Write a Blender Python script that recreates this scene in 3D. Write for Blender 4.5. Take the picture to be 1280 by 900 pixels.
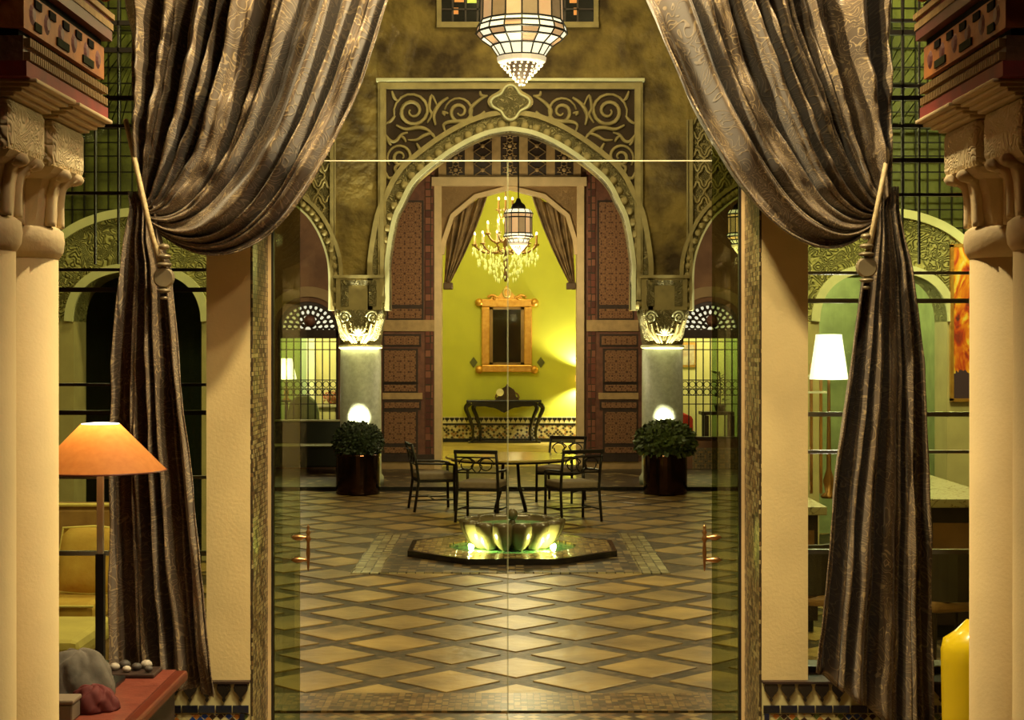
import bpy, bmesh, math, random
from mathutils import Vector, Matrix, noise as mnoise
random.seed(7)
for o in list(bpy.data.objects): bpy.data.objects.remove(o)
S = bpy.context.scene
C = S.collection
PI = math.pi
F = 2000.0; CX = 638.0; CY = 430.0; EYE = 2.3      # focal length in px, vanishing point, eye height

# ---------------------------------------------------------------- camera
cam = bpy.data.cameras.new('camera'); camo = bpy.data.objects.new('camera', cam); C.objects.link(camo)
camo.location = (0, 0, EYE); camo.rotation_euler = (PI/2, 0, 0)
cam.sensor_width = 36; cam.lens = 36*F/1280
cam.shift_x = (640-CX)/1280; cam.shift_y = -(450-CY)/1280
cam.clip_end = 200
S.camera = camo
# ---------------------------------------------------------------- world, exposure
w = bpy.data.worlds.new('night'); S.world = w; w.use_nodes = True
w.node_tree.nodes['Background'].inputs[0].default_value = (0.9, 0.72, 0.35, 1)
w.node_tree.nodes['Background'].inputs[1].default_value = 0.04
S.view_settings.view_transform = 'Standard'; S.view_settings.look = 'None'
S.view_settings.gamma = 1; S.view_settings.use_curve_mapping = False
S.view_settings.exposure = 0.0
# ---------------------------------------------------------------- lights
def light(name, kind, loc, power, col, size=.1, target=None, angle=60, blend=.5):
    l = bpy.data.lights.new(name, kind); l.energy = power; l.color = col
    if kind == 'AREA': l.size = size
    else: l.shadow_soft_size = size
    if kind == 'SPOT': l.spot_size = math.radians(angle); l.spot_blend = blend
    o = bpy.data.objects.new(name, l); C.objects.link(o); o.location = loc
    if target is not None:
        o.rotation_euler = (Vector(target)-Vector(loc)).to_track_quat('-Z', 'Y').to_euler()
    return o
WARM = (1.0, .74, .40); GOLD = (1.0, .80, .36); LIME = (.92, 1.0, .40); WHITE = (1.0, .93, .72)
# near room: added, unseen lights that brighten curtains, piers and columns
light('room_fill', 'SPOT', (0.5, 6.9, 5.95), 1250, (1, .80, .44), .10, (-1.5, 8.1, 1.9), 85, .6)
light('room_fill', 'SPOT', (-0.5, 6.9, 5.95), 1250, (1, .80, .44), .10, (1.5, 8.1, 1.9), 85, .6)
light('room_fill', 'POINT', (1.5, 4.6, 5.9), 220, (1, .80, .48), .25)
light('room_fill', 'SPOT', (0, 5.9, 5.95), 220, (1, .80, .44), .12, (0, 8.3, 1.2), 95, .6)
# courtyard: added, unseen fill lights that wash floor and walls
light('court_fill', 'AREA', (-2.6, 14.5, 8.9), 215, GOLD, .6, (-.6, 15.5, 0))
light('court_fill', 'AREA', (2.6, 14.5, 8.9), 215, GOLD, .6, (.6, 15.5, 0))
light('court_fill', 'AREA', (0, 21.0, 9.0), 110, GOLD, .6, (0, 24, 2.0))

# ---------------------------------------------------------------- helpers
def X(px, d): return (px-CX)*d/F
def Z(py, d): return EYE-(py-CY)*d/F
def P(px, py, d): return Vector((X(px, d), d, Z(py, d)))
def pp(pts, d): return [(X(a, d), Z(b, d)) for a, b in pts]

BASE = {}
def thing(name, label, cat, loc=(0, 0, 0), group=None):
    o = bpy.data.objects.new(name, None); C.objects.link(o); o.location = loc; o.empty_display_size = .1
    BASE[o] = Vector(loc)
    return tag(o, label, cat, group)
def tag(o, label, cat, group=None, kind=None):
    o['label'] = label; o['category'] = cat
    if group: o['group'] = group
    if kind: o['kind'] = kind
    return o
def copy_tree(o, parent=None):
    c = o.copy(); C.objects.link(c); c.parent = parent
    for ch in list(o.children): copy_tree(ch, c)
    return c

class B:
    def __init__(s): s.v = []; s.f = []; s.uv = None
    def add(s, vs, fs):
        n = len(s.v); s.v += [tuple(v) for v in vs]; s.f += [tuple(i+n for i in f) for f in fs]; return s
    def box(s, x0, x1, y0, y1, z0, z1):
        x0, x1 = min(x0, x1), max(x0, x1); y0, y1 = min(y0, y1), max(y0, y1); z0, z1 = min(z0, z1), max(z0, z1)
        return s.add([(x0,y0,z0),(x1,y0,z0),(x1,y1,z0),(x0,y1,z0),(x0,y0,z1),(x1,y0,z1),(x1,y1,z1),(x0,y1,z1)],
            [(0,3,2,1),(4,5,6,7),(0,1,5,4),(1,2,6,5),(2,3,7,6),(3,0,4,7)])
    def pbox(s, px0, px1, py0, py1, d, t, out=0):       # a box whose front face is given in photo pixels at depth d
        return s.box(X(px0,d), X(px1,d), d-out, d+t, Z(py0,d), Z(py1,d))
    def prism(s, poly, y0, y1):                          # poly in xz, run along y
        n = len(poly)
        a = sum(poly[i][0]*poly[(i+1)%n][1]-poly[(i+1)%n][0]*poly[i][1] for i in range(n))
        if a < 0: poly = poly[::-1]
        vs = [(x,y0,z) for x,z in poly]+[(x,y1,z) for x,z in poly]
        fs = [tuple(range(n)), tuple(range(2*n-1, n-1, -1))]
        fs += [(i, n+i, n+(i+1)%n, (i+1)%n) for i in range(n)]
        return s.add(vs, fs)
    def prismz(s, poly, z0, z1):                         # poly in xy, run along z
        n = len(poly)
        a = sum(poly[i][0]*poly[(i+1)%n][1]-poly[(i+1)%n][0]*poly[i][1] for i in range(n))
        if a < 0: poly = poly[::-1]
        vs = [(x,y,z0) for x,y in poly]+[(x,y,z1) for x,y in poly]
        fs = [tuple(range(n-1,-1,-1)), tuple(range(n, 2*n))]
        fs += [(i, (i+1)%n, n+(i+1)%n, n+i) for i in range(n)]
        return s.add(vs, fs)
    def band(s, inner, outer, y0, y1):                   # strip between two equally long xz polylines
        n = len(inner)
        vs = [(x,y0,z) for x,z in inner]+[(x,y0,z) for x,z in outer]+[(x,y1,z) for x,z in inner]+[(x,y1,z) for x,z in outer]
        fs = []
        for i in range(n-1):
            fs += [(i,i+1,n+i+1,n+i), (2*n+i,3*n+i,3*n+i+1,2*n+i+1), (n+i,n+i+1,3*n+i+1,3*n+i), (i,2*n+i,2*n+i+1,i+1)]
        fs += [(0,n,3*n,2*n), (n-1,3*n-1,4*n-1,2*n-1)]
        return s.add(vs, fs)
    def lathe(s, prof, c=(0,0,0), seg=24, cap=True, phase=0, lobes=0, lob=0):
        n = len(prof); vs = []; fs = []
        for r, z in prof:
            for k in range(seg):
                a = 2*PI*k/seg+phase
                rr = r*(1+(lob*(abs(math.cos(a*lobes/2))-.5) if lobes else 0))
                vs.append((c[0]+rr*math.cos(a), c[1]+rr*math.sin(a), c[2]+z))
        for i in range(n-1):
            for k in range(seg):
                k2 = (k+1)%seg
                fs.append((i*seg+k, i*seg+k2, (i+1)*seg+k2, (i+1)*seg+k))
        if cap:
            fs.append(tuple(range(seg-1,-1,-1))); fs.append(tuple((n-1)*seg+k for k in range(seg)))
        return s.add(vs, fs)
    def tube(s, pts, r, seg=6, closed=False):
        pts = [Vector(p) for p in pts]; n = len(pts); vs = []; fs = []; prev = None
        rr = r if isinstance(r, (list, tuple)) else [r]*n
        for i, p in enumerate(pts):
            a = pts[(i-1)%n] if (closed or i > 0) else p
            b = pts[(i+1)%n] if (closed or i < n-1) else p
            t = (b-a); t = t.normalized() if t.length > 1e-9 else Vector((0,0,1))
            if prev is None:
                u = t.orthogonal().normalized()
            else:
                u = (prev-t*prev.dot(t)); u = u.normalized() if u.length > 1e-6 else t.orthogonal().normalized()
            prev = u; q = t.cross(u)
            for k in range(seg):
                an = 2*PI*k/seg
                vs.append(p+(u*math.cos(an)+q*math.sin(an))*rr[i])
        m = n if closed else n-1
        for i in range(m):
            j = (i+1)%n
            for k in range(seg):
                k2 = (k+1)%seg; fs.append((i*seg+k, i*seg+k2, j*seg+k2, j*seg+k))
        if not closed:
            fs.append(tuple(range(seg-1,-1,-1))); fs.append(tuple((n-1)*seg+k for k in range(seg)))
        return s.add(vs, fs)
    def ball(s, c, r, seg=12, rings=8, sz=1):
        prof = [(max(1e-4, r*math.sin(PI*i/rings)), -r*sz*math.cos(PI*i/rings)) for i in range(rings+1)]
        return s.lathe(prof, c, seg, cap=False)
    def build(s, name, m, parent=None, smooth=False, bevel=0, uv=None, kind=None, local=False):
        off = BASE.get(parent, Vector((0,0,0))) if parent is not None and not local else Vector((0,0,0))
        me = bpy.data.meshes.new(name)
        me.from_pydata([(x-off.x, y-off.y, z-off.z) for x,y,z in s.v], [], s.f); me.update()
        if uv:
            l = me.uv_layers.new(name='UVMap')
            for lp in me.loops: l.data[lp.index].uv = uv[lp.vertex_index]
        if smooth:
            for p in me.polygons: p.use_smooth = True
        me.materials.append(m)
        o = bpy.data.objects.new(name, me); C.objects.link(o)
        if parent is not None: o.parent = parent; BASE[o] = off
        if bevel:
            b = o.modifiers.new('bevel', 'BEVEL'); b.width = bevel; b.segments = 2; b.limit_method = 'ANGLE'
        if kind: o['kind'] = kind
        return o
def struct(o): o['kind'] = 'structure'; return o
def spline(pts, n=6):                                   # Catmull-Rom through 2D / 3D points
    pts = [Vector(p) for p in pts]; out = []
    for i in range(len(pts)-1):
        p0 = pts[max(i-1,0)]; p1 = pts[i]; p2 = pts[i+1]; p3 = pts[min(i+2,len(pts)-1)]
        for k in range(n):
            t = k/n
            out.append(.5*((2*p1)+(p2-p0)*t+(2*p0-5*p1+4*p2-p3)*t*t+(3*p1-p0-3*p2+p3)*t**3))
    out.append(pts[-1]); return out
def mirror_arch(half, cx):                              # half: (dx, y) from spring to crown, px
    h = [tuple(p) for p in spline(half, 5)]
    return [(cx-a, b) for a, b in h]+[(cx+a, b) for a, b in h[::-1][1:]]
def offset(poly, dist):                                 # open xz polyline moved outwards (left of travel)
    out = []
    for i in range(len(poly)):
        a = Vector(poly[max(i-1,0)]); b = Vector(poly[min(i+1,len(poly)-1)]); t = (b-a).normalized()
        out.append((poly[i][0]-t.y*dist, poly[i][1]+t.x*dist))
    return out

# ---------------------------------------------------------------- materials
def newmat(name):
    m = bpy.data.materials.new(name); m.use_nodes = True
    nt = m.node_tree; bs = nt.nodes['Principled BSDF']
    return m, nt, bs
def N(nt, t, **kw):
    n = nt.nodes.new(t)
    for k, v in kw.items(): setattr(n, k, v)
    return n
def mixc(nt, fac, a, b):
    n = N(nt, 'ShaderNodeMix', data_type='RGBA')
    for idx, val in ((0, fac), (6, a), (7, b)):
        if isinstance(val, (tuple, list)): n.inputs[idx].default_value = tuple(val)+((1,) if len(val) == 3 else ())
        elif isinstance(val, (int, float)): n.inputs[idx].default_value = val
        else: nt.links.new(val, n.inputs[idx])
    return n.outputs[2]
def math_(nt, op, a, b=None, c=None):
    n = N(nt, 'ShaderNodeMath', operation=op)
    for i, v in enumerate((a, b, c)):
        if v is None: continue
        if isinstance(v, (int, float)): n.inputs[i].default_value = v
        else: nt.links.new(v, n.inputs[i])
    return n.outputs[0]
def ramp(nt, fac, stops, const=False):
    n = N(nt, 'ShaderNodeValToRGB'); e = n.color_ramp.elements
    if const: n.color_ramp.interpolation = 'CONSTANT'
    while len(e) < len(stops): e.new(.5)
    for i, (p, c) in enumerate(stops):
        e[i].position = p; e[i].color = tuple(c)+(1,) if len(c) == 3 else c
    nt.links.new(fac, n.inputs[0]); return n.outputs[0]
def noise(nt, vec, scale, detail=4, dist=0):
    n = N(nt, 'ShaderNodeTexNoise'); n.inputs['Scale'].default_value = scale
    n.inputs['Detail'].default_value = detail; n.inputs['Distortion'].default_value = dist
    if vec is not None: nt.links.new(vec, n.inputs['Vector'])
    return n.outputs['Fac']
def coord(nt, kind='Object', scale=None, rot=None):
    t = N(nt, 'ShaderNodeTexCoord').outputs[kind]
    if scale is None and rot is None: return t
    m = N(nt, 'ShaderNodeMapping'); nt.links.new(t, m.inputs[0])
    if scale is not None: m.inputs['Scale'].default_value = scale
    if rot is not None: m.inputs['Rotation'].default_value = rot
    return m.outputs[0]
def bump(nt, bs, h, strength=.3, dist=.02):
    b = N(nt, 'ShaderNodeBump'); b.inputs['Strength'].default_value = strength; b.inputs['Distance'].default_value = dist
    nt.links.new(h, b.inputs['Height']); nt.links.new(b.outputs[0], bs.inputs['Normal'])
def mul(c, k): return tuple(min(1, x*k) for x in c[:3])
def M(name, c, rough=.6, metal=0, var=.2, scale=5, bmp=0, bscale=30, c2=None, rnd=0, emit=0, ecol=None, coat=0, bdist=.01, spec=.5, world=False, det=5, lo=.3, hi=.7):
    m, nt, bs = newmat(name)
    v = N(nt, 'ShaderNodeNewGeometry').outputs['Position'] if world else coord(nt)
    if c2 is None: a, b = mul(c, 1-var), mul(c, 1+var)
    else: a, b = c, c2
    f = noise(nt, v, scale, det)
    f = ramp(nt, f, [(lo, (0,0,0)), (hi, (1,1,1))])
    col = mixc(nt, f, a, b)
    if rnd:
        oi = N(nt, 'ShaderNodeObjectInfo')
        k = math_(nt, 'MULTIPLY_ADD', oi.outputs['Random'], 2*rnd, 1-rnd)
        vm = N(nt, 'ShaderNodeVectorMath', operation='SCALE'); nt.links.new(col, vm.inputs[0]); nt.links.new(k, vm.inputs['Scale'])
        col = vm.outputs[0]
    nt.links.new(col, bs.inputs['Base Color'])
    bs.inputs['Roughness'].default_value = rough; bs.inputs['Metallic'].default_value = metal
    bs.inputs['Coat Weight'].default_value = coat; bs.inputs['Specular IOR Level'].default_value = spec
    if bmp: bump(nt, bs, noise(nt, v, bscale, 6), bmp, bdist)
    if emit:
        bs.inputs['Emission Strength'].default_value = emit
        bs.inputs['Emission Color'].default_value = tuple(ecol or c)+(1,)
    return m
def M_carve(name, c, scale=9, strength=.9, rough=.75, dist=.03, var=.15):  # plaster cut in scrolls: relief only
    m, nt, bs = newmat(name); v = coord(nt)
    nz = N(nt, 'ShaderNodeTexNoise'); nz.inputs['Scale'].default_value = scale; nz.inputs['Detail'].default_value = 1.0
    nz.inputs['Distortion'].default_value = 1.2
    nt.links.new(v, nz.inputs['Vector'])
    h = math_(nt, 'SINE', math_(nt, 'MULTIPLY', nz.outputs['Fac'], 34))
    h = math_(nt, 'ABSOLUTE', h); h = math_(nt, 'POWER', h, .6)
    bump(nt, bs, h, strength, dist)
    f = noise(nt, v, 3, 4)
    nt.links.new(mixc(nt, f, mul(c, 1-var), mul(c, 1+var)), bs.inputs['Base Color'])
    bs.inputs['Roughness'].default_value = rough
    return m
def M_mosaic(name, cols, scale=20, rough=.25, rot=(0,0,0), grout=(.05,.035,.02), gw=.44, vec=(1,1,1)):
    m, nt, bs = newmat(name); v = coord(nt, 'Object', vec, rot)
    vo = N(nt, 'ShaderNodeTexVoronoi'); vo.distance = 'CHEBYCHEV'; vo.inputs['Scale'].default_value = scale; vo.inputs['Randomness'].default_value = .12
    nt.links.new(v, vo.inputs['Vector'])
    sp = N(nt, 'ShaderNodeSeparateColor'); nt.links.new(vo.outputs['Color'], sp.inputs[0])
    n = len(cols)
    col = ramp(nt, sp.outputs[0], [(i/n, c) for i, c in enumerate(cols)], True)
    g = math_(nt, 'GREATER_THAN', vo.outputs['Distance'], gw)
    nt.links.new(mixc(nt, g, col, grout), bs.inputs['Base Color'])
    bump(nt, bs, math_(nt, 'ADD', math_(nt, 'MULTIPLY', g, -1), math_(nt, 'MULTIPLY', sp.outputs[1], .8)), .9, .012)
    bs.inputs['Roughness'].default_value = rough; bs.inputs['Specular IOR Level'].default_value = .3
    return m
def M_star(name, dark, light_, scale, accent=(.35,.2,.06), axes=(0,2)):      # small star zellige, flat glazed pattern
    m, nt, bs = newmat(name); v = coord(nt)
    s = N(nt, 'ShaderNodeSeparateXYZ'); nt.links.new(v, s.inputs[0])
    a = math_(nt, 'SINE', math_(nt, 'MULTIPLY', s.outputs[axes[0]], scale)); b = math_(nt, 'SINE', math_(nt, 'MULTIPLY', s.outputs[axes[1]], scale))
    a2 = math_(nt, 'SINE', math_(nt, 'MULTIPLY', math_(nt, 'ADD', s.outputs[axes[0]], s.outputs[axes[1]]), scale*1.414))
    b2 = math_(nt, 'SINE', math_(nt, 'MULTIPLY', math_(nt, 'SUBTRACT', s.outputs[axes[0]], s.outputs[axes[1]]), scale*1.414))
    k = math_(nt, 'ADD', math_(nt, 'MULTIPLY', a, b), math_(nt, 'MULTIPLY', a2, b2))
    r = ramp(nt, math_(nt, 'MULTIPLY_ADD', k, .3, .5), [(0, accent), (.25, light_), (.5, dark), (.62, light_), (.85, dark)], True)
    nt.links.new(r, bs.inputs['Base Color']); bs.inputs['Roughness'].default_value = .3
    return m
def M_damask(name, c0, c1, c2):
    m, nt, bs = newmat(name)
    v = N(nt, 'ShaderNodeUVMap').outputs[0]
    nz = N(nt, 'ShaderNodeTexNoise'); nz.inputs['Scale'].default_value = 5.0; nz.inputs['Detail'].default_value = 1.6; nz.inputs['Distortion'].default_value = 1.6
    nt.links.new(v, nz.inputs['Vector'])
    h = math_(nt, 'ABSOLUTE', math_(nt, 'SINE', math_(nt, 'MULTIPLY', nz.outputs['Fac'], 30)))
    line = ramp(nt, h, [(0, (1,1,1)), (.22, (.85,.85,.85)), (.42, (0,0,0))])
    big = ramp(nt, noise(nt, v, 3.2, 2, .8), [(.42, (0,0,0)), (.58, (1,1,1))])
    mo = noise(nt, v, 2.0, 3)
    col = mixc(nt, ramp(nt, mo, [(.35, (0,0,0)), (.65, (1,1,1))]), c0, c1)
    col = mixc(nt, math_(nt, 'MULTIPLY', line, .85), col, c2)
    nt.links.new(col, bs.inputs['Base Color'])
    rg = math_(nt, 'MULTIPLY_ADD', line, -.2, .52); nt.links.new(rg, bs.inputs['Roughness'])
    bs.inputs['Sheen Weight'].default_value = .25; bs.inputs['Sheen Roughness'].default_value = .4
    bs.inputs['Specular IOR Level'].default_value = .6
    wv = noise(nt, coord(nt, 'UV', (1,1,1)), 220, 2)
    bump(nt, bs, math_(nt, 'ADD', math_(nt, 'MULTIPLY', line, .7), math_(nt, 'MULTIPLY', wv, .35)), .35, .006)
    return m
def M_glass(name, tint=(.97,.98,.94), refl=1.0, extra=0.0):
    m = bpy.data.materials.new(name); m.use_nodes = True; nt = m.node_tree; nt.nodes.clear()
    out = N(nt, 'ShaderNodeOutputMaterial'); mx = N(nt, 'ShaderNodeMixShader'); tr = N(nt, 'ShaderNodeBsdfTransparent'); gl = N(nt, 'ShaderNodeBsdfGlossy')
    tr.inputs[0].default_value = tuple(tint)+(1,); gl.inputs['Roughness'].default_value = .0
    fr = N(nt, 'ShaderNodeFresnel'); fr.inputs[0].default_value = 1.45
    nt.links.new(math_(nt, 'MULTIPLY_ADD', fr.outputs[0], refl, extra), mx.inputs[0])
    nt.links.new(tr.outputs[0], mx.inputs[1]); nt.links.new(gl.outputs[0], mx.inputs[2]); nt.links.new(mx.outputs[0], out.inputs[0])
    return m
def M_glow(name, c, strength, var=.3, scale=8, base=None):      # glowing lamp glass / shade, also panes lit from behind
    m, nt, bs = newmat(name); v = coord(nt)
    f = noise(nt, v, scale, 3)
    nt.links.new(mixc(nt, f, mul(c, 1-var), c), bs.inputs['Emission Color'])
    bs.inputs['Emission Strength'].default_value = strength
    bs.inputs['Base Color'].default_value = tuple(base or c)+(1,)
    bs.inputs['Roughness'].default_value = .35
    return m

PLASTER = M('cream_plaster', (.70,.55,.26), .8, var=.08, scale=3, bmp=.15, bscale=60)
COLSTONE = M('column_plaster', (.64,.49,.25), .75, var=.07, scale=4, bmp=.12, bscale=80)
CAPITAL = M_carve('carved_capital', (.66,.53,.30), 11, .55, dist=.02)
CAPSMOOTH = M('capital_plaster', (.64,.50,.28), .75, var=.1, scale=8, bmp=.2, bscale=50)
ROUGHWALL = M('ochre_wall', (.06,.036,.010), .85, c2=(.29,.205,.052), scale=2.2, bmp=.8, bscale=7, bdist=.08, det=12, lo=.36, hi=.64)
CARVED = M_carve('carved_stucco', (.36,.295,.125), 7, 1.0, dist=.05)
STUCCO = M('stucco_moulding', (.36,.285,.115), .7, var=.2, scale=6, bmp=.3, bscale=30)
STUCCOPALE = M('pale_stucco_edge', (.72,.70,.42), .6, var=.1, scale=4)
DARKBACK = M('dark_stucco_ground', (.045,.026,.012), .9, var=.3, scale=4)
SHAFT = M('column_mosaic', (.40,.42,.33), .45, var=.18, scale=14, bmp=.4, bscale=60)
WOODRED = M('carved_red_wood', (.11,.038,.022), .5, c2=(.20,.075,.04), scale=9, bmp=.5, bscale=35)
WOODDARK = M('dark_wood', (.035,.018,.012), .5, var=.3, scale=10)
WOODTAN = M('tan_wood', (.42,.27,.11), .55, var=.18, scale=10, bmp=.2, bscale=30)
CREAMTRIM = M('cream_trim', (.62,.45,.23), .6, var=.1, scale=6)
BLACKIRON = M('black_iron', (.012,.011,.010), .4, metal=.4, var=.3)
BRASS = M('brass', (.55,.30,.12), .3, metal=1, var=.15)
GOLDLEAF = M('gilt', (.62,.30,.06), .38, metal=.75, c2=(.75,.42,.10), scale=12, bmp=.5, bscale=26)
GREENWALL = M('lime_wall', (.50,.50,.05), .7, var=.06, scale=2)
GLASS = M_glass('clear_glass', refl=.55)
GLASSDARK = M_glass('tinted_glass', (.62,.66,.42), 1.4, .02)
GLASSSIDE = M_glass('window_glass', (.88,.93,.78), 1.2, .0)
MIRROR = M('mirror_glass', (.55,.56,.45), .03, metal=1, var=.02)
# ================================================================ STRUCTURE
TILE = M('stone_tile', (.13,.075,.021), .34, c2=(.38,.245,.078), scale=2.0, bmp=.45, bscale=11, rnd=.2, bdist=.012, world=True, det=9, lo=.32, hi=.68)
JOINT = M_mosaic('mosaic_joint', [(.03,.016,.007),(.055,.03,.012),(.02,.011,.006),(.10,.062,.026)], 17, .42, rot=(0,0,PI/4))
# ---------------------------------------------------------------- courtyard floor of diagonal slabs in mosaic joints
floor = struct(B().box(-6, 6, 9.95, 25.08, -.2, 0).build('floor', JOINT))
def tile_mesh(poly, name):
    b = B(); n = len(poly); cx = sum(p[0] for p in poly)/n; cy = sum(p[1] for p in poly)/n
    vs = [(x,y,0) for x,y in poly]+[(x,y,.004) for x,y in poly]+[(cx+(x-cx)*.98, cy+(y-cy)*.98, .007) for x,y in poly]
    fs = [tuple(range(2*n,3*n))]
    for i in range(n):
        j = (i+1)%n; fs += [(i,j,n+j,n+i), (n+i,n+j,2*n+j,2*n+i)]
    b.add(vs, fs); o = b.build('tile', TILE, floor); return o
PX, PY = .93, .92; hx, hy = PX*.380, PY*.380
full = tile_mesh([(-hx,0),(0,-hy),(hx,0),(0,hy)], 'tile'); first = [True]
half = tile_mesh([(-hx*.86,.055),(hx*.86,.055),(0,hy)], 'tile'); firsth = [True]
for r in range(-1, 32):
    dy = 10.9+PY*r/2
    if dy > 24.75: break
    lim = .157*dy+.75
    for k in range(-8, 9):
        x = .04+PX*(k+(.5 if r % 2 == 0 else 0))
        if abs(x) > lim: continue
        if abs(x) < 1.95 and abs(dy-17.7) < 2.0 and (abs(x) < 1.56 and abs(dy-17.7) < 1.72): continue
        src, fl = (half, firsth) if r == -1 else (full, first)
        o = src if fl[0] else src.copy()
        if not fl[0]: C.objects.link(o)
        fl[0] = False
        o.location = (x, dy, 0)
BORDER = M_mosaic('border_mosaic', [(.16,.085,.03),(.09,.045,.018),(.26,.16,.06),(.05,.028,.012),(.2,.11,.04)], 24, .3)
b = B().box(-3, 3, 9.98, 10.49, -.05, .013)
struct(b.build('trim_1', BORDER))
CHECK = M_mosaic('threshold_mosaic', [(.30,.2,.09),(.04,.022,.012),(.16,.08,.03),(.04,.022,.012)], 15, .3, rot=(0,0,PI/4))
struct(B().box(-3, 3, 7.6, 9.95, -.2, .004).build('floor_threshold', CHECK))
# gallery floor, one low dark step up
GALF = M_mosaic('gallery_tile', [(.34,.24,.10),(.24,.16,.06),(.14,.09,.035),(.42,.31,.14)], 9, .35, rot=(0,0,PI/4))
struct(B().box(-6, 6, 25.10, 36.6, -.2, .06).build('floor_gallery', GALF))
struct(B().box(-6, 6, 25.06, 25.10, -.1, .062).build('trim_2', BLACKIRON))
WOODFLOOR = M('wood_floor', (.10,.05,.025), .4, var=.3, scale=4)
struct(B().box(-4.2, 4.2, -3, 7.6, -.2, .0).build('floor_room', WOODFLOOR))
struct(B().box(-8, -3, 7.6, 25.06, -.2, -.002).build('floor_side_left', TILE))
struct(B().box(3, 8, 7.6, 25.06, -.2, -.002).build('floor_side_right', TILE))

# ---------------------------------------------------------------- far facade with three arches
DF = 25.3
ARCH = mirror_arch([(151,388),(151,352),(151,325),(143,277),(133,254),(118,227),(86,200),(56,181),(30,169.5),(12,165.5),(0,164)], 638)
SIDE = lambda cx: mirror_arch([(61,388),(61,345),(58,320),(49,295),(37,275),(24,262),(10,251),(0,245)], cx)
b = B()
b.prism(pp([(449,388)]+ARCH+[(829,388),(829,-120),(449,-120)], DF), DF, DF+.5)
for cx, xi, xo in ((350,449,262),(928,829,1016)):
    s = SIDE(cx)
    if xi < xo: s = s; poly = [(xi,388)]+s+[(xo,388),(xo,-120),(xi,-120)]
    else: poly = [(xo,388)]+s+[(xi,388),(xi,-120),(xo,-120)]
    b.prism(pp(poly, DF), DF, DF+.5)
wf = struct(b.build('wall_far', ROUGHWALL))
b = B().box(-6, X(285,DF), DF, DF+.5, 0, Z(-120,DF)).box(X(993,DF), 6, DF, DF+.5, 0, Z(-120,DF))
struct(b.build('wall_far_pier', ROUGHWALL))
# ground of the carved spandrel
A = pp(ARCH, DF)
S1 = .065; S2 = .26; S3 = .34
t3 = struct(B().band(A, offset(A, S1), DF-.10, DF+.2).build('trim_3', STUCCOPALE, smooth=False))
struct(B().band(offset(A, S1), offset(A, S2), DF-.03, DF+.1).build('trim_4', CARVED))
struct(B().band(offset(A, S2), offset(A, S3), DF-.09, DF+.1).build('trim_5', STUCCO))
# beads along the arch
bead = None
L = offset(A, S1+.045)
acc = 0; last = Vector(L[0]); step = .185
bp = []
for i in range(1, len(L)):
    a, c = Vector(L[i-1]), Vector(L[i]); seg = (c-a).length
    while acc+seg >= step:
        a = a+(c-a).normalized()*(step-acc); seg = (c-a).length; acc = 0; bp.append(a.copy())
    acc += seg
for p in bp:
    if bead is None:
        bead = B().ball((0,0,0), .07, 10, 6).build('bead', STUCCO, t3, smooth=True); o = bead
    else:
        o = bead.copy(); C.objects.link(o)
    o.location = (p.x, DF-.03, p.y)
off = [q for q in offset(A, S3-.01) if X(484,DF) < q[0] < X(792,DF) and q[1] > Z(345,DF)]
poly = [(X(483,DF), off[0][1])]+off+[(X(793,DF), off[-1][1]), (X(793,DF), Z(111,DF)), (X(483,DF), Z(111,DF))]
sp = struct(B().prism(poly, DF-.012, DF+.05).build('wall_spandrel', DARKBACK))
# rectangular frame round the arch
b = B()
for q0, q1 in ((473,483),(793,803)):
    b.pbox(q0, q1, 100, 375, DF, .1, .07); b.pbox(q0+2.5, q1-2.5, 104, 375, DF, .1, .10)
b.pbox(473, 803, 104, 112, DF, .1, .085)
struct(b.build('trim_6', STUCCO))
struct(B().pbox(471, 805, 99.5, 103, DF, .1, .15).build('trim_7', STUCCOPALE))
# scroll work
def spiral(cx, cy, r0, r1, turns, a0, sgn=1, n=34):
    return [(cx+(r0+(r1-r0)*t)*math.cos(a0+sgn*2*PI*turns*t), cy+(r0+(r1-r0)*t)*math.sin(a0+sgn*2*PI*turns*t)) for t in [i/n for i in range(n+1)]]
def zz(pts): return [(470+a/3.765, 90+c/3.765) for a, c in pts]
strokes = [
    (spiral(515.5,139,24,3,2.15,PI*.9,1), 2.0), (spiral(574.5,140,19,2.5,1.9,-PI*.95,1), 1.9), (spiral(500.5,196.5,17,3,1.7,PI*.8,1), 1.8),
    (zz([(45,245),(70,230),(90,205)]), 1.6), (zz([(75,90),(85,120),(100,135)]), 1.6),
    (zz([(95,250),(140,270),(200,262),(245,275),(280,315)]), 2.0), (zz([(280,315),(262,290),(225,300),(190,320),(150,320)]), 1.7),
    (zz([(45,295),(70,325),(95,325),(120,295),(150,285)]), 1.8), (zz([(50,300),(60,330),(72,345)]), 1.5),
    (zz([(280,250),(272,200),(300,150),(340,120)]), 2.1), (zz([(240,240),(262,200),(250,170),(262,110),(290,165)]), 1.6),
    (zz([(325,280),(318,250),(345,235),(400,232),(450,222),(490,205),(512,185)]), 2.1), (zz([(325,205),(315,190),(340,195)]), 1.7),
    (zz([(455,215),(440,190),(455,160),(490,130),(525,110)]), 2.0), (zz([(490,90),(495,110),(520,112)]), 1.5),
    (zz([(75,505),(95,480),(90,450),(120,430),(165,410),(185,400)]), 1.9), (zz([(45,470),(60,500),(95,490)]), 1.6),
    (zz([(140,330),(130,310),(112,300)]), 1.5), (zz([(190,335),(205,365),(190,380)]), 1.7)]
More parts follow.
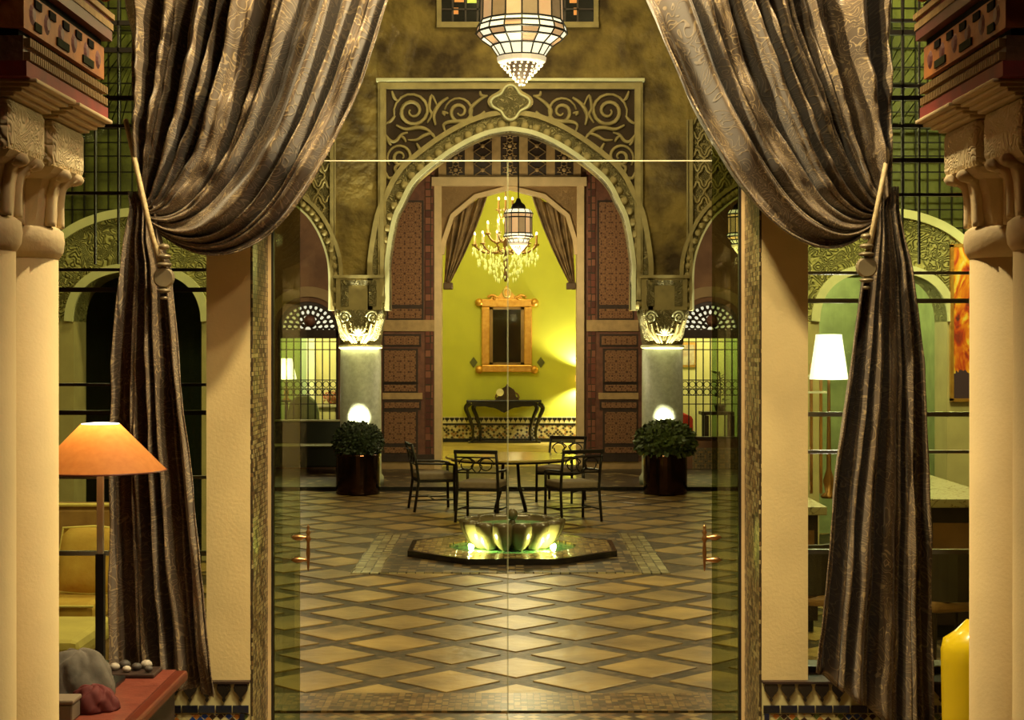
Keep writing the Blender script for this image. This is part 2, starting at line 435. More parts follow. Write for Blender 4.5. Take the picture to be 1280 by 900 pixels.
for pts, r in strokes:
    c = [tuple(q) for q in (spline(pts, 4) if len(pts) < 12 else pts)]
    for sg in (1, -1):
        w3 = [P(CX+sg*(a-CX), y, DF-.03) for a, y in c]
        n = len(w3); rr = [r/79*(.55+.75*math.sin(PI*min(1,(i+.6)/n))) for i in range(n)]
        B().tube(w3, rr, 6).build('scroll', STUCCO, sp, smooth=True)
# medallion over the crown
q4 = lambda R, k: [(638+R*(1+k*math.cos(4*t))*math.cos(t)*1.12, 128+R*(1+k*math.cos(4*t))*math.sin(t)) for t in [2*PI*i/48 for i in range(48)]]
md = B().prism(pp(q4(22,.16), DF), DF-.10, DF+.05).build('medallion', STUCCO, sp)
B().prism(pp(q4(17,.18), DF), DF-.12, DF-.09).build('medallion_field', CARVED, md)
B().tube([P(a, y, DF-.12) for a, y in q4(18.5,.18)], .02, 6, True).build('medallion_rim', STUCCOPALE, md, smooth=True)
# side arches: bands, beads and lattice spandrels
n3 = 8
for cx, sg in ((350,1),(928,-1)):
    A2 = pp(SIDE(cx), DF)
    tb = struct(B().band(A2, offset(A2, .03), DF-.08, DF+.2).build('trim_%d' % n3, STUCCOPALE)); n3 += 1
    struct(B().band(offset(A2, .03), offset(A2, .17), DF-.03, DF+.1).build('trim_%d' % n3, CARVED)); n3 += 1
    struct(B().band(offset(A2, .17), offset(A2, .23), DF-.08, DF+.1).build('trim_%d' % n3, STUCCO)); n3 += 1
    for q in offset(A2, .10)[1::2]:
        o = bead.copy(); C.objects.link(o); o.parent = tb; o.location = (q[0], DF-.03, q[1]); o.scale = (.8,.8,.8)
    xf = cx+sg*65
    b = B().pbox(xf-2, xf+2.5, 150, 388, DF, .1, .07).pbox(xf+sg*4-.8, xf+sg*4+.8, 150, 388, DF, .1, .05)
    fr = struct(b.build('trim_%d' % n3, STUCCO)); n3 += 1
    B().prism(pp([(xf,345),(xf,150),(cx,150),(cx,238),(cx+sg*30,252),(cx+sg*48,280),(cx+sg*57,310)], DF), DF-.008, DF+.02).build('lattice_ground', CARVED, fr)
    for j in range(6):
        for i in range(4):
            ux = xf-sg*(9+i*17+(8.5 if j % 2 else 0)); uy = 160+j*20
            dx = abs(ux-cx)
            if uy > 232+max(0, dx-8)**1.25*.42: continue
            ring = [(ux+6.8*(1+.22*math.cos(4*t))*math.cos(t), uy+11*(1+.22*math.cos(4*t))*math.sin(t)) for t in [2*PI*k/24 for k in range(24)]]
            B().tube([P(a, c, DF-.03) for a, c in ring], .02, 5, True).build('lattice_ring', STUCCO, fr, smooth=True)
# window over the arch
b = B().pbox(546, 552, -80, 34, DF, .1, .06).pbox(742, 748, -80, 34, DF, .1, .06).pbox(546, 748, 29, 36, DF, .1, .12)
w1 = struct(b.build('window_1', STUCCO))
B().pbox(552, 742, -80, 30, DF, .05, .01).build('pane', M('night_pane', (.012,.011,.009), .15, var=.3), w1)
for q in (566, 582, 597, 614, 690, 706, 722): B().pbox(q-1.2, q+1.2, -80, 30, DF, .02, .04).build('glazing_bar', WOODDARK, w1)
for q in (-2, 12): B().pbox(552, 742, q-1, q+1, DF, .02, .04).build('glazing_bar', WOODDARK, w1)
AMB = M_glow('amber_pane', (.75,.28,.06), .5); LIM = M_glow('lime_pane', (.65,.75,.1), .6)
for a, c, y0, y1, m_ in ((568,580,-1,3,AMB),(584,596,-1,4,LIM),(567,573,10,18,AMB),(712,721,-2,4,AMB),(717,721,10,19,AMB)):
    B().pbox(a, c, y0, y1, DF, .02, .02).build('lit_pane', m_, w1)

# ---------------------------------------------------------------- gallery back wall
DB = 28.75
GALW = M('brown_gallery_wall', (.11,.05,.022), .8, c2=(.22,.11,.05), scale=2.2, bmp=.4, bscale=10)
TAN = M('tan_arch_band', (.30,.20,.09), .8, var=.15, scale=4)
b = B()
half_arc = [(38*math.cos(t), 412-35*math.sin(t)) for t in [PI*i/16/2 for i in range(17)]]
for cx in (385, 888):
    arc = [(cx-a, y) for a, y in half_arc]+[(cx+a, y) for a, y in half_arc[::-1][1:]]
    x0, x1 = (250, 470) if cx < 600 else (806, 1030)
    b.prism(pp([(x0,412)]+arc+[(x1,412),(x1,120),(x0,120)], DB), DB, DB+.4)
    b.pbox(x0, cx-38, 412, 620, DB, .4); b.pbox(cx+38, x1, 412, 620, DB, .4); b.pbox(cx-38, cx+38, 527 if cx < 600 else 548, 620, DB, .4)
b.pbox(470, 543, 120, 620, DB, .4); b.pbox(730, 806, 120, 620, DB, .4); b.pbox(543, 730, 120, 222, DB, .4)
struct(b.build('wall_gallery', GALW))
for i, cx in enumerate((385, 888)):
    arc = [(cx-a, y) for a, y in half_arc]+[(cx+a, y) for a, y in half_arc[::-1][1:]]
    W = pp(arc, DB)
    struct(B().band(offset(W, .09), offset(W, .27), DB-.03, DB+.1).build('trim_%d' % n3, TAN)); n3 += 1
# grilled windows with fretwork fanlights
for i, cx in enumerate((385, 888)):
    arc = [(cx-a, y) for a, y in half_arc]+[(cx+a, y) for a, y in half_arc[::-1][1:]]
    W = pp(arc, DB); yb = 527 if i == 0 else 548
    b = B().band(offset(W, -.07), W, DB+.02, DB+.2).pbox(cx-38, cx+38, 412, 423, DB+.02, .15).pbox(cx-38, cx-35, 412, yb, DB+.02, .15).pbox(cx+35, cx+38, 412, yb, DB+.02, .15).pbox(cx-38, cx+38, yb-2, yb+1, DB-.02, .15)
    wn = struct(b.build('window_%d' % (2+i), WOODDARK))
    for k in range(9):
        q = cx-36+k*9
        B().tube([P(q, 422, DB+.1), P(q, yb, DB+.1)], .012, 5).build('bar', BLACKIRON, wn)
    for y in (427, 437, 475, 486, 494, 505):
        B().tube([P(cx-36, y, DB+.1), P(cx+36, y, DB+.1)], .009, 5).build('rail', BLACKIRON, wn)
    for k in range(8):
        for y in (480.5, 490):
            ring = [P(cx-31.5+k*9+3.6*math.cos(t), y+3.8*math.sin(t), DB+.1) for t in [2*PI*j/12 for j in range(12)]]
            B().tube(ring, .008, 4, True).build('ring', BLACKIRON, wn)
    # fretwork: leaf shaped openings between curling ribs
    for ro in range(4):
        R = 8+ro*7.2; m_ = 5+ro*3
        for k in range(m_):
            a = PI*(k+.5)/m_
            ux, uy = cx+R*1.03*math.cos(a), 411-R*.93*math.sin(a)
            lobe = [P(ux+(4.0*math.cos(t)*math.cos(a)-3.2*math.sin(t)*math.sin(a)), uy-(4.0*math.cos(t)*math.sin(a)+3.2*math.sin(t)*math.cos(a)), DB+.1) for t in [2*PI*j/9 for j in range(9)]]
            B().tube(lobe, .022, 4, True).build('fret', WOODDARK, wn)
    B().ball(P(cx+2, 401, DB+.1), .11, 12, 8).build('fret_boss', WOODRED, wn, smooth=True)
    B().pbox(cx-35, cx+35, 380, 412, DB+.19, .01).build('fanlight_glass', M_glow('fanlight_glow', (1,.95,.72), 1.15), wn)  # backlight from the room is put into the pane as glow
# rooms behind the grilles
SIDEW = M('pale_green_wall', (.42,.50,.26), .8, var=.05); SIDEY = M('pale_yellow_wall', (.62,.52,.22), .8, var=.05)
for s_, cx in ((-1,385),(1,888)):
    x0, x1 = X(cx-80,29.3), X(cx+50,29.3)
    if s_ > 0: x0, x1 = X(cx-50,29.3), X(cx+80,29.3)
    b = B().box(x0, x1, 31.6, 31.7, 0, 4).box(x0-.1, x0, 29.16, 31.7, 0, 4).box(x1, x1+.1, 29.16, 31.7, 0, 4).box(x0, x1, 29.16, 31.7, 3.6, 3.7)
    struct(b.build('wall_room_left' if s_ < 0 else 'wall_room_right', SIDEW))
    b = B()
    if s_ < 0: b.box(X(395,31.5), x1, 31.5, 31.6, 0, 3.6)
    else: b.box(x0, X(890,31.5), 31.5, 31.6, 0, 3.6)
    struct(b.build('wall_panel_left' if s_ < 0 else 'wall_panel_right', SIDEY))
    struct(B().pbox(cx-2 if s_ < 0 else cx+8, cx+9 if s_ < 0 else cx+17, 415, 545, 31.4, .09).build('trim_%d' % n3, M('white_door_post', (.8,.75,.45), .6, var=.05))); n3 += 1
    light('room_bulb', 'POINT', (X(cx,30.4), 30.2, 3.3), 150, (1,.90,.55), .15)

# portal frame, lattice lights and polygonal arch into the green room
b = B().pbox(543, 552, 222, 590, DB-.02, .5, .06).pbox(721, 730, 222, 590, DB-.02, .5, .06).pbox(540, 733, 222, 233, DB-.02, .5, .10)
d1 = struct(b.build('door_1', CREAMTRIM))
inner = [(553,318),(556,300),(566,270),(595,246),(637,235),(680,246),(709,270),(718,300),(720,318)]
I = pp(inner, DB)
B().prism(I+pp([(722,318),(722,232),(551,232),(551,318)], DB), DB+.03, DB+.12).build('spandrel', M_carve('carved_tan_wood', (.36,.22,.09), 16, .7), d1)
B().band(offset(I, -.03), offset(I, .05), DB-.02, DB+.16).build('arch_edge', CREAMTRIM, d1)
lt = struct(B().pbox(548, 726, 140, 222, DB-.05, .06).build('trim_%d' % n3, WOODTAN)); n3 += 1
for k in range(5):
    q = 569.5+k*33.9
    pn = B().pbox(q-11.5, q+11.5, 158, 219, DB-.055, .02, .006).build('lattice_panel', WOODDARK, lt)
    b = B()
    for j in range(4):
        y0 = 160+j*15
        if k % 2:
            for sg in (1, -1):
                for h in (-1, 1): b.tube([P(q-sg*11, y0+h*0, DB-.08), P(q+sg*11, y0+15, DB-.08)], .012, 4)
            b.ball(P(q, y0+7.5, DB-.08), .04, 6, 4)
        else:
            st = [P(q+(9 if m_ % 2 else 5.2)*math.cos(PI*m_/8), y0+7.5+(7.2 if m_ % 2 else 4.2)*math.sin(PI*m_/8), DB-.08) for m_ in range(16)]
            b.tube(st, .012, 4, True); b.ball(P(q, y0+7.5, DB-.08), .04, 6, 4)
    b.build('lattice', WOODTAN, pn)
# carved door leaves folded back against the wall
PANELM = M_star('star_wood', (.12,.045,.024), (.28,.14,.065), 34, (.07,.025,.015))
def leaf(n, sg):
    q = lambda a: CX+sg*(a-CX)
    bx = lambda a, c, y0, y1, out: B().pbox(min(q(a),q(c)), max(q(a),q(c)), y0, y1, DB-.06, .05, out)
    o = struct(bx(470, 543, 195, 577, 0).build('door_%d' % n, WOODRED))
    bx(470, 543, 577, 592, .01).build('plinth', M('plinth_stone', (.40,.26,.11), .7), o)
    for (a, c, y0, y1, m_) in ((485,527,253,381,PANELM),(485,527,386,398,PANELM),(480,524,420,431,PANELM),(480,520,438,477,PANELM),(480,520,481,489,PANELM),(480,524,503,510,PANELM),(480,520,515,554,PANELM),(480,520,559,566,PANELM)):
        f = bx(a-1.5, c+2.5, y0-2.5, y1+2.5, .012).build('panel_frame', WOODDARK, o)
        bx(a+.5, c, y0, y1, .024).build('panel', m_, f)
    bx(478, 543, 400, 414, .03).build('rail', WOODTAN, o); bx(478, 528, 491, 499, .03).build('rail', WOODTAN, o)
    bx(532, 541, 195, 575, .02).build('edge_strip', M_mosaic('edge_wood', [(.17,.05,.03),(.10,.03,.02),(.24,.09,.05)], 8, .5), o)
    bx(478, 543, 568, 577, .03).build('bottom_rail', WOODDARK, o)
    return o
leaf(2, 1); leaf(3, -1)
struct(B().box(-6, 6, 25.82, 29.2, 6.7, 6.9).build('ceiling_gallery', WOODDARK))
struct(B().pbox(866, 925, 560, 592, DB-.03, .05).build('trim_%d' % n3, M_star('gallery_dado', (.05,.04,.025), (.24,.19,.10), 40))); n3 += 1

# ---------------------------------------------------------------- green room
DG = 36.5
struct(B().box(-2.7, 2.7, DG, DG+.2, 0, 6.5).build('wall_back', GREENWALL))
struct(B().box(-2.7, -2.6, 29.16, DG, 0, 6.5).build('wall_green_left', GREENWALL))
struct(B().box(2.6, 2.7, 29.16, DG, 0, 6.5).build('wall_green_right', GREENWALL))
struct(B().box(-2.7, 2.7, 29.16, DG, 6.3, 6.5).build('ceiling_green_room', PLASTER))
YF = M('yellow_stone_floor', (.60,.46,.13), .25, var=.15, scale=2)
struct(B().box(-2.6, 2.6, 29.3, DG, .055, .064).build('floor_green_room', YF))
dd = struct(B().box(-2.6, 2.6, DG-.03, DG, .06, Z(531,DG)).build('baseboard_back', M_mosaic('far_zellige', [(.03,.02,.01),(.60,.50,.24),(.05,.035,.015),(.52,.42,.2),(.30,.14,.04)], 17, .3, rot=(0,PI/4,0), grout=(.4,.33,.16), gw=.40)))
B().box(-2.6, 2.6, DG-.035, DG, Z(531.5,DG), Z(529,DG)).build('tile_line', BLACKIRON, dd)
B().box(-2.6, 2.6, DG-.032, DG, Z(529,DG), Z(521,DG)).build('tile_ground', M('cream_tile', (.62,.55,.30), .4), dd)
B().box(-2.6, 2.6, DG-.04, DG, .06, Z(548,DG)).build('skirting', BLACKIRON, dd)
b = B()
for k in range(46):
    q = CX-140+k*6.1; z0, z1 = Z(528.5,DG), Z(522,DG); x = X(q,DG); h = .05
    b.prism([(x,z0),(x+h*.3,z0+.05),(x+h,z0+.08),(x+h,z1),(x-h,z1),(x-h,z0+.08),(x-h*.3,z0+.05)], DG-.037, DG-.03)
b.build('merlon_tiles', BLACKIRON, dd, kind='stuff')

# ---------------------------------------------------------------- courtyard shell
struct(B().box(-6.2, -6.0, 9, 29.5, 0, 9.2).build('wall_left', ROUGHWALL))
struct(B().box(6.0, 6.2, 9, 29.5, 0, 9.2).build('wall_right', ROUGHWALL))
struct(B().box(-6.2, 6.2, 8.5, 25.8, 9.2, 9.4).build('ceiling', WOODDARK))  # unseen roof added to hang the lantern and bounce light
# ---------------------------------------------------------------- side wings seen through the windows beside the curtains
DW = 17.0
CREAMJ = M('cream_jamb', (.50,.42,.20), .7, var=.1)
GREENDARK = M('green_glazed_wall', (.085,.092,.024), .35, c2=(.19,.205,.055), scale=3, bmp=.4, bscale=30, rnd=.12)
for sg, cx in ((-1,172),(1,1104)):
    nm = 'left' if sg < 0 else 'right'
    inn = mirror_arch([(80,402),(78,385),(70,366),(54,351),(30,342),(0,338)], cx)
    out = mirror_arch([(125,335),(112,312),(92,292),(66,277),(34,267),(0,263)], cx)
    xa, xb = (cx-190, 326) if sg < 0 else (950, cx+190)
    b = B().prism(pp([(xa,402)]+inn+[(xb,402),(xb,340),(cx+126,340)]+out[::-1]+[(cx-126,340),(xa,340)], DW), DW, DW+.5)
    b2 = B().pbox(xa, cx-80, 402, 720, DW, .5).pbox(cx+80, xb, 402, 720, DW, .5)
    wl = struct(b.build('wall_arch_'+nm, M_carve('carved_wing_'+nm, (.40,.36,.14), 6, 1.0, dist=.05)))
    struct(b2.build('wall_jamb_'+nm, CREAMJ))
    I = pp(inn, DW); O = pp(out, DW)
    B().band(I, offset(I, .09), DW-.05, DW+.02).build('arch_edge', STUCCOPALE, wl)
    B().band(offset(O, -.06), offset(O, .03), DW-.05, DW+.02).build('arch_edge', STUCCOPALE, wl)
    struct(B().box(min(X(xa,DW),X(xb,DW)), max(X(xa,DW),X(xb,DW)), DW+.3, DW+.5, Z(345,DW), 8).build('wall_upper_'+nm, GREENDARK))
    # a reflection of green roof tiles, built as slanted courses behind an iron grid
    wu = bpy.data.objects['wall_upper_'+nm]
    x0, x1 = (60, 175) if sg < 0 else (1085, 1215)
    for k in range(15):
        q = x0-70+k*13
        a = [(q,150),(q+11,150),(q+95,38),(q+84,38)]
        a = [(max(x0,min(x1,u)), v) for u, v in a]
        B().prism(pp(a, DW), DW+.22, DW+.31).build('reflected_tile', GREENDARK, wu) if abs(a[0][0]-a[1][0])+abs(a[2][0]-a[3][0]) > 2 else None
    B().pbox(x0-10, x1+10, 0, 34, DW+.2, .1).build('glazed_band', GREENDARK, wu)
    gr = struct(B().pbox(x0-10, x1+10, 157, 161, DW+.02, .05).build('window_%d' % (6 if sg < 0 else 7), BLACKIRON))
    for q in range(x0, x1+1, 15): B().pbox(q-.7, q+.7, -10, 300, DW+.05, .03).build('grid_bar', BLACKIRON, gr)
    for q in (10,38,60,84,104,122,140,178,195,215,243,262,285): B().pbox(x0-10, x1+10, q-.8, q+.8, DW+.05, .03).build('grid_rail', BLACKIRON, gr)
    # dark room behind the wing arch
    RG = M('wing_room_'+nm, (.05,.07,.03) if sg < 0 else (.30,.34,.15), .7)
    xa2, xb2 = X(cx-100,DW), X(cx+100,DW)
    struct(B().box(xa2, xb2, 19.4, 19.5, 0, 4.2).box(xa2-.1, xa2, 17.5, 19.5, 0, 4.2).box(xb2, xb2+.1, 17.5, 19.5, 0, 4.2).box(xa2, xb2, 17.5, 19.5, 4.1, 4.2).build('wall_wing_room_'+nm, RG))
light('wing_fill', 'POINT', (-3.6, 13.5, 4.2), 60, (1,.86,.45), .2)  # added lights without fixtures that brighten the side wings
light('wing_fill', 'POINT', (3.5, 13.0, 5.2), 650, (1,.90,.45), .2)
light('wing_fill', 'POINT', (3.2, 18.4, 3.2), 110, (1,.92,.6), .2)

# ---------------------------------------------------------------- the glazed partition of the near room
D0, D1 = 8.30, 8.84
MOS = M_mosaic('jamb_mosaic', [(.30,.22,.08),(.10,.06,.025),(.42,.34,.15),(.05,.03,.015),(.22,.13,.05)], 42, .3)
xl0, xl1 = X(258,D0), X(313,D0); xr0, xr1 = X(952,D0), X(1010,D0)
ZD = Z(850,D0)
for nm, a, c in (('left',xl0,xl1),('right',xr0,xr1)):
    struct(B().box(a, c, D0, D1-.002, ZD, 5.0).build('wall_pier_'+nm, PLASTER))
struct(B().box(xl1, xl1+.012, D0, D1, 0, 5).build('trim_31', MOS)); struct(B().box(xr0-.012, xr0, D0, D1, 0, 5).build('trim_32', MOS))
struct(B().box(xl1+.012, xl1+.03, D1-.02, D1+.05, 0, 5).build('trim_33', CREAMTRIM)); struct(B().box(xr0-.03, xr0-.012, D1-.02, D1+.05, 0, 5).build('trim_34', CREAMTRIM))
struct(B().box(-4.2, 4.2, D0, D1+.1, 4.6, 6.4).build('wall_front', PLASTER))
struct(B().box(-4.2, -2.75, D0, D1, 0, 5).box(2.75, 4.2, D0, D1, 0, 5).build('wall_front_outer', PLASTER))
# tiled dado below the windows, piece by piece
DADO = M('cream_zellige', (.56,.50,.24), .3, var=.12, scale=9)
DROP = M('black_zellige', (.02,.016,.012), .18, var=.3, rnd=.3)
BLUE = M('blue_zellige', (.010,.014,.05), .15, c2=(.03,.03,.02), scale=12, rnd=.5)
STARZ = M_mosaic('star_zellige', [(.56,.50,.24),(.05,.03,.02),(.56,.50,.24),(.42,.16,.03),(.10,.13,.03),(.02,.05,.22)], 34, .2, rot=(0,PI/4,0), grout=(.45,.40,.2))
for nm, a, c in (('left',-2.75,xl1),('right',xr0,2.75)):
    dd = struct(B().box(a, c, D0-.03, D1-.01, 0, ZD-.012).build('baseboard_'+nm, DADO))
    B().box(a, c, D0-.045, D1-.01, ZD-.012, ZD).build('sill', WOODDARK, dd)
    p = .0875; n = int((c-a)/p)
    z0, z1 = Z(876,D0), Z(853,D0)
    dm = None
    for k in range(n):
        x = c-(k+.5)*p if nm == 'left' else a+(k+.5)*p
        if dm is None:
            h = p*.42; H = z1-z0
            dm = B().prism([(0,-H),(h*.25,-H*.86),(h*.12,-H*.74),(h*.9,-H*.38),(h*1.0,-H*.2),(h*.85,0),(-h*.85,0),(-h,-H*.2),(-h*.9,-H*.38),(-h*.12,-H*.74),(-h*.25,-H*.86)], -.012, .004).build('drop_tile', DROP, dd)
            o = dm
        else: o = dm.copy(); C.objects.link(o)
        o.location = (x, D0-.03, z1)
    bm_ = None
    for k in range(n):
        x = a+(k+.5)*(c-a)/n
        if bm_ is None:
            w_ = (c-a)/n*.46; o = bm_ = B().box(-w_, w_, -.010, .004, Z(889,D0), Z(880,D0)).build('band_tile', BLUE, dd)
        else: o = bm_.copy(); C.objects.link(o)
        o.location = (x, D0-.03, 0)
    B().box(a, c, D0-.034, D0-.02, Z(940,D0), Z(891,D0)).build('star_mosaic', STARZ, dd)
    # upright blue tile beside the pier corner
    xq = xl1-.035 if nm == 'left' else xr0+.02
    B().box(xq-.012, xq+.012, D0-.045, D0-.02, Z(935,D0), Z(890,D0)).build('upright_tile', BLUE, dd)
# side windows: frame, bars, panes
METAL = M('grey_metal_bar', (.30,.29,.22), .35, metal=.6, var=.1); DKMET = M('dark_metal_bar', (.03,.025,.018), .4, metal=.4)
for wi, (a, c, ys) in enumerate(((-2.75, xl0, (28,62,122,157,241,337,362,481,516,597,692)), (xr1, 2.75, (25,40,107,122,157,200,243,341,376,518,565,690)))):
    DD = 8.5
    b = B().box(a, a+.03, DD, DD+.05, ZD, 4.6).box(c-.03, c, DD, DD+.05, ZD, 4.6).box(a, c, DD, DD+.05, ZD, ZD+.03)
    wn = struct(b.build('window_%d' % (4+wi), DKMET))
    for y in ys:
        z = Z(y,DD); t_ = .008 if y % 2 else .012
        B().box(a, c, DD+.005, DD+.04, z-t_, z+t_).build('glazing_bar', METAL if y in (597,692,518,565,690,341,376) else DKMET, wn)
    xs = sorted([Z(y,DD) for y in ys]+[ZD, 4.6])
    for k in range(len(xs)-1): B().box(a, c, DD+.02, DD+.026, xs[k]+.01, xs[k+1]-.01).build('pane', GLASSSIDE, wn)
    for q in ((118,147) if wi == 0 else (1129,1150)):
        B().box(X(q,DD)-.004, X(q,DD)+.004, DD+.005, DD+.035, Z(330,DD), 4.6).build('upright_bar', DKMET, wn)
# glass doors in the wide opening
xa, xb = xl1+.03, xr0-.03
DGl = D1
fr = struct(B().box(xa, xa+.012, DGl-.02, DGl+.03, 0, 4.6).box(xb-.012, xb, DGl-.02, DGl+.03, 0, 4.6).build('door_4', DKMET))
B().box(xa+.012, X(375,DGl), DGl, DGl+.008, .02, 4.6).build('fixed_pane', GLASSDARK, fr)
B().box(X(890,DGl), xb-.012, DGl, DGl+.008, .02, 4.6).build('fixed_pane', GLASSDARK, fr)
zt = Z(201,DGl)
B().box(X(375,DGl)+.002, X(890,DGl)-.002, DGl+.002, DGl+.008, zt+.006, 4.6).build('transom_pane', GLASS, fr)
EDGE2 = M('glass_rim', (.22,.22,.12), .3, var=.1)
EDGE = M('glass_edge', (.75,.72,.5), .2, var=.1)
B().box(X(375,DGl), X(890,DGl), DGl-.004, DGl+.012, zt-.003, zt+.003).build('transom_bar', EDGE, fr)
for n_, p0, p1 in ((5,375,634.2),(6,635.2,890)):
    dr = struct(B().box(X(p0,DGl)+.002, X(p1,DGl)-.001, DGl+.002, DGl+.010, .02, zt-.006).build('door_%d' % n_, GLASS))
    q = 634.2 if n_ == 5 else 635.2
    B().box(X(q,DGl)-.0012, X(q,DGl)+.0012, DGl+.001, DGl+.011, .02, zt-.006).build('meeting_edge', EDGE2, dr)
    # turned brass pull
    hxp = 387 if n_ == 5 else 879; sg = -1 if n_ == 5 else 1
    x = X(hxp,DGl); yy = DGl-.06
    zt_, zb_ = Z(654,DGl), Z(712,DGl)
    prof = [(.002,0),(.006,.02),(.008,.06),(.012,.10),(.008,.155),(.010,.165),(.018,.175),(.012,.19),(.008,.2),(.015,.213),(.008,.226),(.006,.232),(.010,.240),(.002,.256)]
    B().lathe(prof, (x,yy,zb_), 12).build('handle_post', BRASS, dr, smooth=True)
    for y in (670, 698):
        B().tube([(x,yy,Z(y,DGl)), (x+sg*.02,yy,Z(y,DGl)), (x+sg*.045,yy,Z(y,DGl)), (x+sg*.07,yy,Z(y,DGl)), (x+sg*.085,yy,Z(y,DGl)), (x+sg*.085,DGl,Z(y,DGl))], [.008,.008,.017,.017,.008,.008], 10).build('handle_arm', BRASS, dr, smooth=True)
# near room shell behind the camera
ROOMW = M('room_wall', (.25,.16,.08), .8, var=.1)
struct(B().box(-4.4, -4.2, -3, D1, 0, 6.4).build('wall_room_side_left', ROOMW)); struct(B().box(4.2, 4.4, -3, D1, 0, 6.4).build('wall_room_side_right', ROOMW))
struct(B().box(-4.4, 4.4, -3.2, -3, 0, 6.4).build('wall_room_back', ROOMW)); struct(B().box(-4.4, 4.4, -3, D0, 6.2, 6.4).build('ceiling_room', WOODDARK))
# ================================================================ COURTYARD THINGS
def sq_ring(r, k, z, c, n=32):                          # ring between a circle (k=0) and a square (k=1)
    out = []
    for i in range(n):
        a = 2*PI*i/n; m_ = max(abs(math.cos(a)), abs(math.sin(a)))
        s_ = (1-k)*r+k*r/m_
        out.append((c[0]+s_*math.cos(a), c[1]+s_*math.sin(a), c[2]+z))
    return out
def loft(rings):
    b = B(); n = len(rings[0]); vs = [v for r in rings for v in r]; fs = []
    for i in range(len(rings)-1):
        for k in range(n):
            k2 = (k+1)%n; fs.append((i*n+k, i*n+k2, (i+1)*n+k2, (i+1)*n+k))
    fs.append(tuple(range(n-1,-1,-1))); fs.append(tuple((len(rings)-1)*n+k for k in range(n)))
    return b.add(vs, fs)
# ---- columns under the great arch
for side, pxc in (('dense clipped round box bush', 451), ('loose feathery bush', 828)):
    d = 25.55; x = X(pxc,d)
    t = thing('marble_column', 'pale floodlit round column with carved capital, rising behind the '+side, 'column', (x,d,.06), 'columns of the great arch')
    r = .33; zc = Z(432,d); ztop = Z(388,d)
    B().lathe([(r*1.12,0),(r*1.12,.12),(r*1.02,.16),(r,.2),(r*.985,zc-.08)], (x,d,.06), 36).build('shaft', SHAFT, t, smooth=True)
    B().lathe([(r*1.0,0),(r*1.06,.012),(r*1.06,.045),(r*1.0,.06)], (x,d,zc-.05), 36).build('neck_ring', STUCCOPALE, t, smooth=True)
    H = ztop-zc; c = (x,d,zc)
    cap = loft([sq_ring(r*a, k, z*H, c) for z, a, k in ((.02,.98,0),(.15,1.02,.1),(.35,1.06,.3),(.55,1.10,.55),(.75,1.16,.8),(.9,1.17,.95),(1,1.14,1))]).build('capital', CARVED, t)
    f = d-r*1.16
    for sg in (-1, 1):
        B().tube([(x+sg*(.22-.10*(1-i/26)*math.cos(i*.55)), f-.02, zc+H*.80+.10*(1-i/26)*math.sin(i*.55)) for i in range(27)], .016, 6).build('volute', STUCCOPALE, cap, smooth=True)
        for j, (a, h) in enumerate(((.10,.5),(.20,.62),(.29,.72))):
            B().tube([(x+sg*a*.35, f+.05, zc+.04), (x+sg*a*.8, f+.0, zc+H*h*.5), (x+sg*a, f-.03, zc+H*h), (x+sg*(a+.045), f-.05, zc+H*h*.92)], [.012,.026,.022,.008], 6).build('leaf', STUCCO, cap, smooth=True)
    for j in range(7):
        a = PI*(j+.5)/7
        B().tube([(x, f+.02, zc+.16), (x+.09*math.cos(a), f-.02, zc+.16+.10*math.sin(a)), (x+.15*math.cos(a), f-.02, zc+.16+.16*math.sin(a))], [.01,.022,.012], 6).build('shell_rib', STUCCOPALE, cap, smooth=True)
    zi = Z(345,d)
    imp = B().box(x-.36, x+.36, d-.34, d+.2, ztop, zi).build('impost', STUCCO, t)
    B().box(x-.40, x+.40, d-.36, d+.2, zi-.05, zi).build('impost_cornice', STUCCO, imp)
    for (a, c_, e, g) in ((-.28,-.16,ztop+.06,zi-.165),(.16,.28,ztop+.06,zi-.165),(-.28,.28,zi-.16,zi-.08)):
        B().box(x+a, x+c_, d-.355, d-.33, e, g).build('carved_strip', CARVED, imp)
    light('column_uplight', 'SPOT', (x, 24.95, .76), 4200, (1.0,.95,.62), .05, (x, 25.22, 1.36), 58, 1.0)
    u = B().lathe([(.06,0),(.06,.015),(.012,.03),(.012,.60),(.04,.62),(.05,.67),(.045,.69),(.001,.68)], (x, 24.98, .0), 14).build('floor_uplight', BLACKIRON, None, smooth=True)
    tag(u, 'small black spotlight on thin post behind the planter with the '+side, 'spotlight', 'column spotlights')
